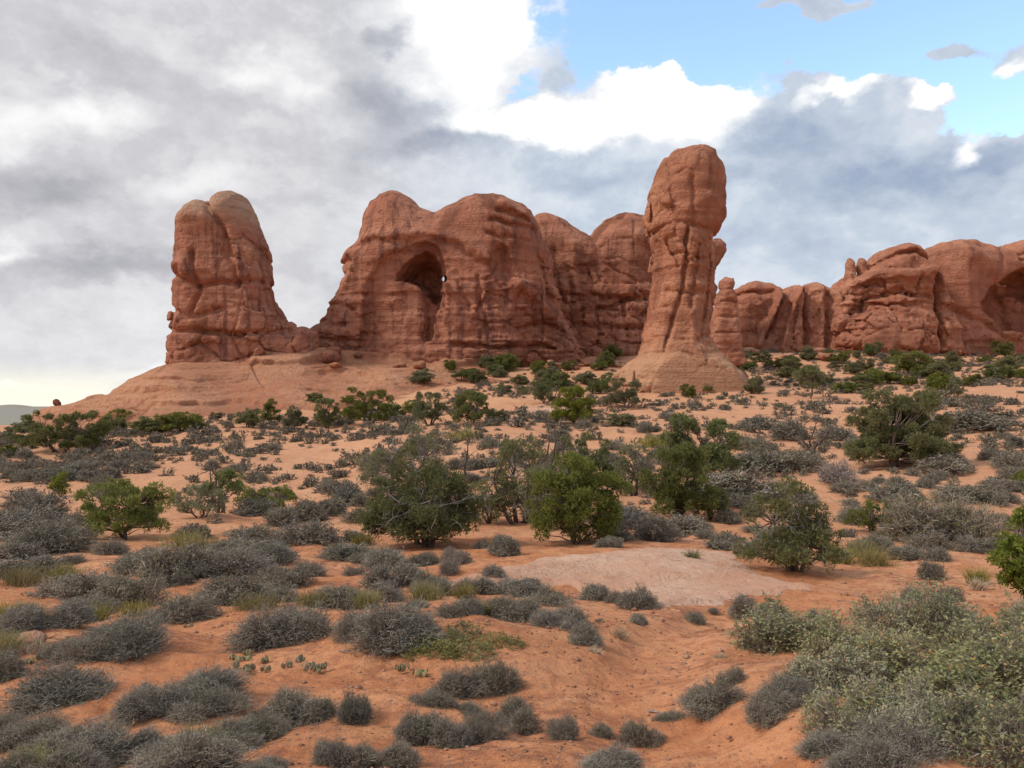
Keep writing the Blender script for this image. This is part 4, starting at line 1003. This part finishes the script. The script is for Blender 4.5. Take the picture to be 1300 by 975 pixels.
# ------------------------------------------------------------------ describing many small plants one by one
LAND += [(868, 497, 'the foot of the tall spire'), (790, 735, 'the pale slab'), (300, 530, 'the butte'), (540, 470, 'the dark alcove'), (1120, 450, 'the mound with two stumps'), (1000, 450, 'the ribbed wall'),
         (1230, 450, 'the wide arch'), (72, 512, 'the balanced boulder'), (790, 440, 'the domed fin'), (922, 445, 'the banded pinnacle'),
         (1188, 692, 'the big grey bush'), (325, 770, 'the yellow grass under the shrubs'), (600, 840, 'the green forb patch'), (350, 850, 'the prickly pear patch'), (1130, 900, 'the pale-leaved thicket'), (650, 980, 'the bottom edge'), (40, 980, 'the bottom left corner')]
ORD = [''] + [w + ' ' for w in 'second third fourth fifth sixth seventh eighth ninth tenth eleventh twelfth thirteenth fourteenth fifteenth sixteenth seventeenth eighteenth nineteenth twentieth'.split()]
def describe(items, noun):
    """items: list of (px, py, w, h, adjective). returns labels, each naming the landmark beside it and its rank there"""
    buckets = {}; out = [None] * len(items)
    for i, (px, py, w, h, adj) in enumerate(items):
        best = min(LAND, key=lambda l: math.hypot(l[0] - px, (l[1] - py) * 1.6))
        dx, dy = px - best[0], (py - best[1]) * 1.6
        if abs(dx) > abs(dy): rel = 'right of' if dx > 0 else 'left of'
        else: rel = 'in front of' if dy > 0 else 'behind'
        if best[2].startswith('the bottom'): rel = 'by'
        buckets.setdefault((adj, rel, best[2]), []).append((math.hypot(dx, dy), i))
    for (adj, rel, ph), lst in buckets.items():
        lst.sort()
        for k, (_, i) in enumerate(lst):
            if len(lst) == 1: out[i] = f'{adj} {noun} {rel} {ph}'
            else: out[i] = f'{adj} {noun}, {ORD[min(k, 19)]}nearest {rel} {ph}'
    return out
def adj_of(w, h, d, rng=None):
    a = 'tiny' if w < 13 else 'small' if w < 26 else 'medium' if w < 50 else 'large'
    b_ = 'low' if h < .40 * w else 'tall' if h > .75 * w else 'domed'
    return f'{a} {b_}'
rngS = random.Random(5)
lab = describe([(a, b_, c, d, adj_of(c, d, 0)) for a, b_, c, d in SMALL], 'green juniper')
for i, (px, py, w, h) in enumerate(SMALL):
    tm, cm = PROTO[i % len(PROTO)] if i != 0 else PROTO[0]
    p = ground_hit(px, py)
    if py < 530 and 380 < px < 800:                  # stands on the slickrock slope where that lies above the sand
        ci = int(np.clip(np.searchsorted(SLOPE_PX, px), 0, len(SLOPE_PX) - 1)); row = SLOPE_V[ci]
        rp = HY - FP * (row[:, 2] - EYE) / row[:, 1]
        k = np.nonzero(rp[:110] <= py)[0]
        if len(k) and row[k[0], 1] < p[1] + 1: p = row[k[0]].copy(); p[0] = (px - CX) / FP * p[1]
    s = p[1] / FP
    e = bpy.data.objects.new('juniper_bush', None); COL.objects.link(e); e.location = p - np.array([0, 0, .1])
    e.rotation_euler = (0, 0, rngS.uniform(0, 6.28)); e.scale = (w * s / 3.2, w * s / 3.2, h * s / 3.0 * 1.05); e.empty_display_size = .3
    link('trunk', tm, e); link('crown', cm, e)
    tag(e, lab[i], 'juniper', 'small far junipers')
    OCC.append((p[0], p[1], w * s * .35))

# ------------------------------------------------------------------ grey scrub: hand placed foreground shrubs (px, base py, w, h)
SCRUB = [(79, 905, 116, 62), (192, 911, 78, 45), (264, 893, 78, 46), (268, 915, 74, 38), (374, 925, 95, 52), (330, 941, 60, 42), (158, 836, 92, 52), (96, 846, 78, 40), (58, 805, 90, 44), (0, 869, 56, 44), (364, 822, 108, 54), (103, 762, 92, 40), (165, 772, 78, 40), (113, 783, 64, 28),
    (222, 742, 66, 46), (179, 728, 66, 28), (215, 748, 46, 22), (295, 735, 84, 34), (234, 793, 78, 40), (295, 769, 92, 38), (343, 766, 64, 26), (364, 745, 64, 24), (391, 733, 44, 20), (343, 716, 62, 27), (391, 693, 68, 32), (357, 669, 48, 23), (430, 772, 72, 33), (62, 704, 104, 32), (20, 711, 58, 24), (34, 687, 90, 24),
    (89, 717, 34, 15), (142, 705, 40, 22), (31, 735, 72, 24), (103, 972, 124, 52), (34, 952, 94, 44), (165, 962, 74, 42), (223, 974, 88, 40), (287, 954, 88, 44), (240, 992, 130, 44), (426, 972, 48, 40), (330, 990, 60, 34), (247, 686, 38, 20), (320, 690, 56, 22), (4, 935, 50, 36), (60, 1000, 110, 46),
    (506, 826, 96, 56), (453, 812, 54, 42), (584, 886, 64, 38), (626, 882, 56, 44), (549, 904, 56, 28), (534, 939, 54, 38), (573, 946, 48, 36), (612, 940, 52, 42), (658, 929, 62, 42), (590, 908, 34, 20), (715, 937, 40, 34), (763, 934, 26, 19), (814, 946, 50, 38), (849, 923, 34, 20), (450, 918, 46, 46), (407, 914, 38, 32), (421, 971, 42, 38),
    (485, 977, 76, 40), (775, 984, 76, 26), (711, 801, 70, 34), (743, 819, 40, 36), (584, 782, 58, 27), (648, 784, 64, 34), (669, 759, 50, 24), (697, 771, 50, 27), (630, 757, 58, 27), (593, 757, 36, 24), (626, 737, 36, 18), (757, 764, 44, 26), (810, 773, 42, 30), (783, 766, 26, 17), (435, 771, 58, 30), (488, 766, 58, 29), (549, 755, 48, 28),
    (499, 748, 70, 20), (530, 772, 30, 14), (488, 725, 64, 30), (538, 718, 36, 18), (442, 711, 58, 16), (448, 732, 28, 15), (524, 730, 25, 12), (640, 706, 42, 29), (612, 698, 18, 18), (570, 712, 25, 24), (570, 730, 24, 18), (761, 793, 12, 10), (810, 793, 24, 15), (407, 692, 40, 24), (449, 688, 32, 16), (882, 793, 26, 24), (943, 783, 36, 27),
    (976, 787, 34, 28), (1031, 784, 20, 13), (906, 778, 13, 8), (1158, 762, 26, 25), (1208, 766, 30, 22), (1183, 737, 32, 23), (1187, 714, 37, 21), (1109, 702, 48, 23), (1148, 711, 37, 17), (1176, 697, 54, 15), (1243, 704, 56, 18), (944, 706, 27, 21), (921, 695, 46, 20), (872, 679, 60, 23), (907, 914, 78, 56), (928, 874, 42, 28), (981, 920, 62, 46),
    (1003, 897, 60, 42), (854, 922, 40, 22), (1134, 982, 130, 48), (1060, 985, 90, 40), (1138, 617, 28, 14), (1242, 639, 44, 20), (1260, 585, 32, 16), (1238, 549, 64, 22), (1285, 598, 44, 24), (1200, 604, 60, 22), (1130, 640, 60, 20), (1180, 615, 26, 14), (1270, 625, 44, 18), (820, 672, 46, 22), (800, 668, 40, 34), (780, 688, 50, 24),
    (930, 640, 90, 26), (980, 635, 60, 22), (960, 600, 60, 22), (1010, 600, 70, 18), (1000, 560, 60, 16), (960, 575, 46, 18), (150, 598, 30, 14), (135, 608, 30, 14), (100, 602, 44, 13), (60, 608, 34, 13), (40, 612, 40, 12), (74, 600, 26, 10), (132, 618, 28, 15), (113, 608, 22, 9), (20, 600, 40, 16), (50, 660, 60, 34), (30, 650, 50, 26), (10, 668, 60, 24),
    (395, 662, 34, 24), (440, 640, 46, 26), (420, 655, 40, 20), (460, 665, 50, 18), (470, 600, 40, 22), (1215, 640, 60, 20), (1100, 625, 30, 14), (1020, 640, 40, 18), (1060, 560, 50, 14), (960, 545, 40, 12)]
LOD = {}
def set_back(px, py, w, h):
    """py is the front of the plant's base: its centre stands half a plant deeper, and part of its height in the photo is depth"""
    p = ground_hit(px, py); s = p[1] / FP
    tan = (p[2] - EYE) / -p[1]; tan = max(tan, .02)
    d = p[1] + .38 * w * s
    p = np.array([(px - CX) / FP * d, d, float(height((px - CX) / FP * d, d, False))])
    drop = .38 * w * s * tan / s
    return p, d / FP, min(max(.34 * w, h - 1.25 * drop), max(.62 * w, 0 if w < 55 else h))
def scrub_proto(kind, i):
    key = (kind, i)
    if key not in LOD:
        n, wd, leaf, lobes = {'near': (2200, .0055, .015, 2 + (i % 4)), 'mid': (1000, .009, .022, 1 + (i % 4)), 'far': (420, .016, .036, 1 + (i % 2))}[kind]
        st, lf = scrub_meshes(300 + i + len(kind) * 10, n, wd, lobes if lobes > 1 else 1, 1.7, leaf)
        LOD[key] = (st.mesh('stems', M_TWIG), lf.mesh('foliage', M_BLEAF))
    return LOD[key]
ALL = [(a, b_, c, d) for a, b_, c, d in SCRUB]
# random scrub over the flats (nearest ones become individuals, the rest one mass)
rn = np.random.default_rng(77)
pos = []
N = 26000
dd = np.sqrt(rn.uniform(24 ** 2, 205 ** 2, N)); px_ = rn.uniform(-60, 1360, N)
xx = (px_ - CX) / FP * dd
dens = fbm(xx / 9, dd / 9, xx * 0, 3, 78) * .55 + .5
dens = np.where((dd < 45) & (px_ < 520), dens * 1.5, dens)
dens = np.where((dd > 92) & (dd < 124) & (px_ > 120) & (px_ < 520), .95, dens)
dens = dens * np.interp(dd, [24, 45, 60, 80, 100, 130, 205], [.20, .30, .60, .66, .62, .42, .36])
hz = height(xx, dd, False)
py_ = HY - FP * (hz - EYE) / dd
slab_poly = SLAB
for k in range(N):
    if rn.uniform() > dens[k]: continue
    x, d = xx[k], dd[k]
    if any((x - o[0]) ** 2 + (d - o[1]) ** 2 < o[2] ** 2 for o in OCC): continue
    if d < 40 and poly_sdf(np.array([x]), np.array([d]), slab_poly)[0] < .3: continue
    if d > 118 and px_[k] < 560 and rn.uniform() > .02: continue
    if d > 150 and px_[k] < 800 and rn.uniform() > .3: continue
    if 126 < d < 145 and 780 < px_[k] < 940: continue
    pos.append((x, d, hz[k], px_[k], py_[k], float(np.clip(rn.lognormal(-.22, .40), .35, 1.9))))
pos.sort(key=lambda q: q[1] / q[5])
n_ind = 318 - len(ALL)
for q in pos[:n_ind]: ALL.append((q[3], q[4], q[5] * FP / q[1], q[5] * FP / q[1] * rn.uniform(.42, .62)))
lab = describe([(a, b_, c, d, adj_of(c, d, 0)) for a, b_, c, d in ALL], 'grey shrub')
for i, (px, py, w, h) in enumerate(ALL):
    p, s, h = set_back(px, py, w, h)
    kind = 'near' if p[1] < 12.5 else 'mid' if p[1] < 30 else 'far'
    a, b_ = scrub_proto(kind, i % 9)
    e = bpy.data.objects.new('grey_shrub', None); COL.objects.link(e); e.location = p - np.array([0, 0, .02])
    e.rotation_euler = (0, 0, rngS.uniform(0, 6.28)); w *= 1.02; e.scale = (w * s, w * s * rngS.uniform(.75, 1.1), h * s / .55 * rngS.uniform(.9, 1.15)); e.empty_display_size = .2
    link('stems', a, e); link('foliage', b_, e)
    tag(e, lab[i], 'shrub', 'grey shrubs on the sand')
# the mass of scrub beyond
def scrub_mass():
    vs, fs, n = [], [], 0
    pr = []
    for i in range(5):
        st, lf = scrub_meshes(400 + i, 26, .075, 1 + i % 2, .9, .13)
        B = Bag()
        for bag in (st, lf):
            off = B.n
            vv = np.concatenate(bag.v); B.add(vv, *[np.concatenate(q) for q in bag.f.values()])
        pr.append((np.concatenate(B.v), np.concatenate(B.f[4])))
    for q in pos[n_ind:]:
        v, f = pr[rn.integers(5)]
        a = rn.uniform(0, 6.28); c, s = math.cos(a), math.sin(a)
        w = q[5]
        V = np.stack([(v[:, 0] * c - v[:, 1] * s) * w, (v[:, 0] * s + v[:, 1] * c) * w, v[:, 2] * w * rn.uniform(.8, 1.2)], 1) + np.array([q[0], q[1], q[2] - .03])
        vs.append(V); fs.append(f + n); n += len(V)
    o = link('distant_scrub', mesh_np('distant_scrub', np.concatenate(vs), [np.concatenate(fs)], False, [M_FARSC]))
    tag(o, 'low grey desert scrub covering the far flats', 'scrub', None, 'stuff')
scrub_mass()

# ------------------------------------------------------------------ big grey bush, dead pinkish bush, pale-leaved thicket
def bush(name, label, px, py, w, h, seed, n, wd, leafy, leaf, m_st, m_lf, cat='shrub', group=None, lobes=1, leafw=.55):
    p, s, h = set_back(px, py, w, h)
    st, lf = scrub_meshes(seed, n, wd, lobes, leafy, leaf)
    e = bpy.data.objects.new(name, None); COL.objects.link(e); e.location = p - np.array([0, 0, .03])
    e.scale = (w * s, w * s * .85, h * s / .55); e.empty_display_size = .2
    link('stems', st.mesh('stems', m_st), e); link('foliage', lf.mesh('foliage', m_lf), e)
    return tag(e, label, cat, group)
bush('large_grey_bush', 'big grey twiggy bush with olive lower leaves right of the small compact juniper', 1190, 692, 120, 66, 501, 1500, .007, .9, .016, M_TWIG, M_FORB, lobes=3)
bush('dead_bush', 'pinkish dry bush on the sand left of the wide right juniper thicket', 1063, 616, 48, 30, 502, 420, .016, .2, .02, M_DBUSH, M_DBUSH)
bush('dead_bush', 'low pinkish dry brush right of the leafy juniper pair', 925, 632, 60, 24, 503, 420, .014, .2, .02, M_DBUSH, M_DBUSH, lobes=2)
bush('dead_bush', 'pale grey dry bush at the right foot of the dense dark central juniper', 792, 672, 44, 36, 504, 500, .014, .3, .02, M_DEAD, M_BLEAF)
THICK = [(1006, 834, 104, 58, 'far left end'), (1085, 846, 86, 54, 'upper left part'), (1168, 822, 116, 74, 'tallest top, at the back'), (1252, 838, 110, 74, 'back right part'), (1060, 890, 96, 60, 'left flank'), (1140, 896, 120, 74, 'middle'),
         (1225, 912, 124, 82, 'right of the middle'), (1296, 900, 100, 86, 'right edge, upper'), (1090, 945, 110, 66, 'lower left'), (1180, 962, 130, 80, 'front centre'), (1280, 975, 130, 90, 'front right corner'), (1302, 806, 50, 36, 'behind, beside the edge juniper')]
for i, (px, py, w, h, where) in enumerate(THICK):
    bush('pale_leaved_shrub', f'pale green oval-leaved shrub of the right foreground thicket, {where}', px, py, w * 1.22, h * 1.25, 520 + i, 1100, .0050, 1.9, .026, M_TWIG, M_OLEAF, 'shrub', 'pale-leaved shrubs of the foreground thicket', lobes=3)

# ------------------------------------------------------------------ grass tufts, forbs, cactus, sticks, stones
def tuft(name, label, px, py, w, h, seed, mat, n=420, lw=.006, cat='grass tuft', group='grass tufts', spread=.55):
    rng = np.random.default_rng(seed); p = ground_hit(px, py); s = p[1] / FP
    Wd, H = w * s, h * s
    b_ = Bag()
    base = np.stack([rng.normal(size=n) * Wd * .19, rng.normal(size=n) * Wd * .13, np.zeros(n)], 1)
    d = np.stack([rng.normal(size=n) * spread, rng.normal(size=n) * spread, np.ones(n)], 1)
    tip = base + unit(d) * H * rng.uniform(.5, 1.1, n)[:, None]
    mid = (base + tip) / 2 + np.stack([0 * tip[:, 0], 0 * tip[:, 0], np.full(n, H * .08)], 1)
    ribbons(b_, np.stack([base, mid, tip], 1), np.full(n, lw * max(1, p[1] / 9)), rng)
    o = link(name, b_.mesh(name, mat), loc=p)
    return tag(o, label, cat, group)
GR = [(325, 776, 66, 22), (235, 694, 60, 20), (400, 770, 50, 20), (590, 758, 20, 16), (540, 760, 44, 20), (610, 778, 20, 14), (30, 740, 60, 22), (80, 736, 50, 20), (10, 790, 40, 26), (30, 790, 40, 24), (260, 700, 40, 18), (170, 780, 44, 16), (120, 785, 40, 18), (10, 830, 34, 26), (40, 985, 70, 34), (460, 690, 30, 12), (430, 700, 30, 10), (1090, 706, 40, 20), (1110, 716, 40, 20), (1070, 712, 30, 16), (1240, 740, 24, 18), (590, 556, 44, 12), (470, 590, 30, 14), (830, 566, 40, 14), (250, 950, 50, 26), (465, 770, 30, 20)]
lab = describe([(a, b_, c, d, 'yellowish') for a, b_, c, d in GR], 'grass tuft')
for i, g in enumerate(GR): tuft('grass_tuft', lab[i], g[0], g[1] + 2, g[2] * 1.15, g[3] * 1.25, 600 + i, M_GRASS)
ST = [(787, 811, 24, 16, 'pale round dry tuft on the sand below the pale slab'), (42, 828, 44, 24, 'pale bleached grass clump at the left edge beside a grey shrub'), (754, 831, 18, 13, 'little straw tuft at the end of the central shrub arc'), (914, 838, 18, 10, 'small straw tuft left of the pale-leaved thicket'), (1242, 748, 20, 16, 'straw tuft on the sand left of the edge juniper'), (880, 711, 20, 16, 'small green tuft at the right end of the pale slab')]
for i, (a, b_, c, d, l) in enumerate(ST): tuft('dry_grass_tuft', l, a, b_, c, d, 640 + i, M_FORB if i == 5 else M_STRAW, 200, .006, spread=.8)
# green forb patch on the mound
FB = [(540, 826, 40, 20), (560, 838, 44, 18), (590, 812, 40, 22), (600, 840, 50, 22), (625, 822, 36, 18), (640, 830, 40, 18), (575, 818, 34, 18), (655, 826, 26, 14), (545, 815, 30, 16), (615, 848, 30, 14), (530, 838, 30, 14)]
lab = describe([(a, b_, c, d, 'yellow-green') for a, b_, c, d in FB], 'leafy forb')
for i, (a, b_, c, d) in enumerate(FB):
    bush('leafy_forb', lab[i], a, b_, c * 1.2, d * 1.15, 660 + i, 150, .008, 2.6, .05, M_FORB, M_FORB, 'forb', 'leafy forbs on the sandy mound')
def cactus(px, py, w, seed, label, n=7):
    rng = np.random.default_rng(seed); p = ground_hit(px, py); s = p[1] / FP; b_ = Bag()
    for k in range(n):
        c = np.array([rng.normal() * w * s * .2, rng.normal() * w * s * .2, 0]); r_ = rng.uniform(.020, .036); a = rng.uniform(0, 6.28); tl = rng.uniform(-.5, .5)
        th = np.linspace(0, 2 * math.pi, 10, endpoint=False); rows = []
        for zz, kk in ((-1, .0), (-.5, .85), (0, 1.0), (.5, .85), (1, .0)):
            rows.append(np.stack([np.cos(th) * r_ * .95 * kk, np.sin(th) * r_ * .28 * kk, np.full(10, r_ * 1.25 * zz + r_ * 1.1)], 1))
        v = np.concatenate(rows); v[:, 0] += v[:, 2] * tl
        v = np.stack([v[:, 0] * math.cos(a) - v[:, 1] * math.sin(a), v[:, 0] * math.sin(a) + v[:, 1] * math.cos(a), v[:, 2]], 1) + c
        i = np.arange(4)[:, None] * 10 + np.arange(10)[None]; j = np.arange(4)[:, None] * 10 + (np.arange(10)[None] + 1) % 10
        b_.add(v, np.stack([i, j, j + 10, i + 10], -1).reshape(-1, 4))
    o = link('prickly_pear', b_.mesh('prickly_pear', M_CACT, True), loc=p); tag(o, label, 'cactus', 'prickly pears in the sand')
CA = [(297, 838, 16), (312, 840, 22), (318, 852, 24), (336, 842, 14), (338, 852, 12), (366, 848, 14), (378, 842, 18), (392, 850, 22), (402, 853, 14), (412, 850, 12), (300, 848, 14), (315, 833, 14), (38, 846, 22), (245, 796, 22), (50, 838, 16), (510, 852, 18), (535, 858, 20)]
lab = describe([(a, b_, 0, 0, 'small') for a, b_, c in CA], 'clump of pale cactus pads')
for i, (a, b_, c) in enumerate(CA): cactus(a, b_, c, 700 + i, lab[i], 9)
def stick(px, py, w, ang, seed, label, th=.012):
    rng = np.random.default_rng(seed); p = ground_hit(px, py); s = p[1] / FP; b_ = Bag()
    d = np.array([math.cos(ang), math.sin(ang), 0]) * w * s / 2
    q = wander(-d, d, 7, w * s * .06, rng); q[:, 2] = .015 + np.abs(q[:, 2]) * .5
    tube(b_, q, th, th * .3, 5)
    for _ in range(3):
        o = q[rng.integers(1, 6)]; e = o + np.array([rng.normal(), rng.normal(), .3]) * w * s * .12
        tube(b_, [o, (o + e) / 2 + .01, e], th * .4, th * .15, 4)
    tag(link('fallen_branch', b_.mesh('fallen_branch', M_DEAD, True), loc=p), label, 'dead branch', 'dead branches on the sand')
STK = [(1100, 758, 40), (1030, 752, 26), (1072, 764, 20), (1062, 776, 26), (440, 830, 22), (410, 725, 20), (1195, 560, 30), (1090, 600, 26), (700, 690, 40), (1110, 588, 30), (810, 916, 40), (838, 908, 30), (990, 722, 30), (475, 985, 40)]
lab = describe([(a, b_, 0, 0, 'thin') for a, b_, c in STK], 'grey dead branch lying')
for i, (a, b_, c) in enumerate(STK): stick(a, b_, c, rngS.uniform(-.6, .6), 740 + i, lab[i])
BO = [(40, 820, 34, 20), (100, 752, 12, 8), (1072, 757, 12, 7), (612, 690, 10, 6), (1300, 610, 10, 6), (25, 650, 12, 8), (440, 505, 14, 6), (520, 470, 18, 6), (700, 462, 20, 7), (560, 458, 18, 7), (840, 700, 9, 4), (925, 938, 10, 4), (450, 480, 12, 5), (1000, 455, 16, 8), (950, 448, 18, 8), (1040, 446, 16, 7), (735, 447, 18, 8)]
lab = describe([(a, b_, 0, 0, 'reddish') for a, b_, c, d in BO], 'loose stone')
for i, (a, b_, c, d) in enumerate(BO): boulder('loose_stone', a, b_, c, d, lab[i], M_STONE, 760 + i, res=9, cat='stone', group='loose stones')
# broken blocks lying along the foot of the cliffs
rt = np.random.default_rng(31); TAL = []
for k in range(46):
    px = rt.choice([rt.uniform(400, 780), rt.uniform(935, 1290), rt.uniform(560, 780)])
    py = (rt.uniform(449, 470) if px < 780 else rt.uniform(446, 458)); w = float(np.clip(rt.lognormal(2.1, .45), 5, 24))
    TAL.append((px, py, w, w * rt.uniform(.45, .75)))
lab = describe([(a, b_, c, d, 'large' if c > 13 else 'medium' if c > 8 else 'small') for a, b_, c, d in TAL], 'fallen red block')
for i, (a, b_, c, d) in enumerate(TAL):
    o = boulder('fallen_block', a, b_, c, d, lab[i], M_SLOPE if i % 2 else M_ROCK, 830 + i, res=10, cat='boulder', group='fallen blocks along the cliff foot')
    if a < 790:
        ci = int(np.clip(np.searchsorted(SLOPE_PX, a), 0, len(SLOPE_PX) - 1)); row = SLOPE_V[ci]; rp = HY - FP * (row[:, 2] - EYE) / row[:, 1]
        kk = np.nonzero(rp[:112] <= b_)[0]
        if len(kk) and row[kk[0], 1] < o.location.y + 2: o.location = (row[kk[0], 0], row[kk[0], 1], row[kk[0], 2] - .1)
def gravel():
    rng = np.random.default_rng(12); n = 8000
    d = np.exp(rng.uniform(math.log(3.6), math.log(26), n)); x = rng.uniform(-.72, .72, n) * d
    keep = fbm(x / 1.6, d / 1.6, x * 0, 3, 23) > -.02; x, d = x[keep], d[keep]; n = len(x)
    z = height(x, d); r_ = np.clip(rng.lognormal(-4.55, .55, n), .004, .045) * np.clip(d / 7, .8, 2)
    oc = np.array([(1, 0, 0), (-1, 0, 0), (0, 1, 0), (0, -1, 0), (0, 0, .7), (0, 0, -.7)], float)
    V = oc[None] * r_[:, None, None] * rng.uniform(.6, 1.3, (n, 6, 1)) + np.stack([x, d, z + r_ * .2], 1)[:, None]
    f = np.array([(0, 2, 4), (2, 1, 4), (1, 3, 4), (3, 0, 4), (2, 0, 5), (1, 2, 5), (3, 1, 5), (0, 3, 5)])
    b_ = Bag(); b_.add(V, ((np.arange(n) * 6)[:, None, None] + f[None]).reshape(-1, 3))
    tag(link('gravel', b_.mesh('gravel', M_STONE)), 'small red gravel scattered on the sand', 'gravel', None, 'stuff')
gravel()
def mesas():
    az = np.radians(np.linspace(-60, 60, 400)); a0 = np.degrees(az)
    top = EYE + 4 + 26 * np.tanh(3 * fbm(a0 / 9, a0 * 0, a0 * 0, 3, 91)) + 6 * fbm(a0 / 1.5, a0 * 0, a0 * 0, 3, 92)
    rows = []
    for rr, zz in ((6600, -40), (6900, None), (7400, None), (9000, -40)):
        z = top if zz is None else np.full_like(top, zz); rows.append(np.stack([np.sin(az) * rr, np.cos(az) * rr, z], 1))
    m = len(az); i = np.arange(3)[:, None] * m + np.arange(m - 1)[None]
    q = np.stack([i, i + 1, i + m + 1, i + m], -1).reshape(-1, 4)
    tag(link('distant_mesas', mesh_np('distant_mesas', np.concatenate(rows), q, False, [M_GROUND])), 'low distant mesas along the horizon', None, None, 'structure')
mesas()
# litter: twigs, pebbles and leaf crumbs strewn on the near sand
def litter():
    rng = np.random.default_rng(9); n = 9500
    d = np.exp(rng.uniform(math.log(4), math.log(34), n)); x = rng.uniform(-.72, .72, n) * d
    keep = fbm(x / 1.3, d / 1.3, x * 0, 3, 19) > -.15
    x, d = x[keep], d[keep]; n = len(x)
    z = height(x, d) + .004
    b_ = Bag()
    a = rng.uniform(0, 6.28, n); l = rng.uniform(.015, .07, n)
    P0 = np.stack([x, d, z + .004], 1); P1 = P0 + np.stack([np.cos(a) * l, np.sin(a) * l, rng.uniform(0, .012, n)], 1)
    w = np.clip(.0035 * d / 5, .003, .011)
    s = np.stack([-np.sin(a), np.cos(a), 0 * a], 1) * w[:, None]
    V = np.stack([P0 - s, P1 - s * .4, P1 + s * .4, P0 + s], 1)
    b_.add(V, (np.arange(n) * 4)[:, None] + np.array([[0, 1, 2, 3]]))
    o = link('plant_litter', b_.mesh('plant_litter', M_LITTER)); tag(o, 'fine dry twigs strewn over the sand', 'litter', None, 'stuff')
litter()
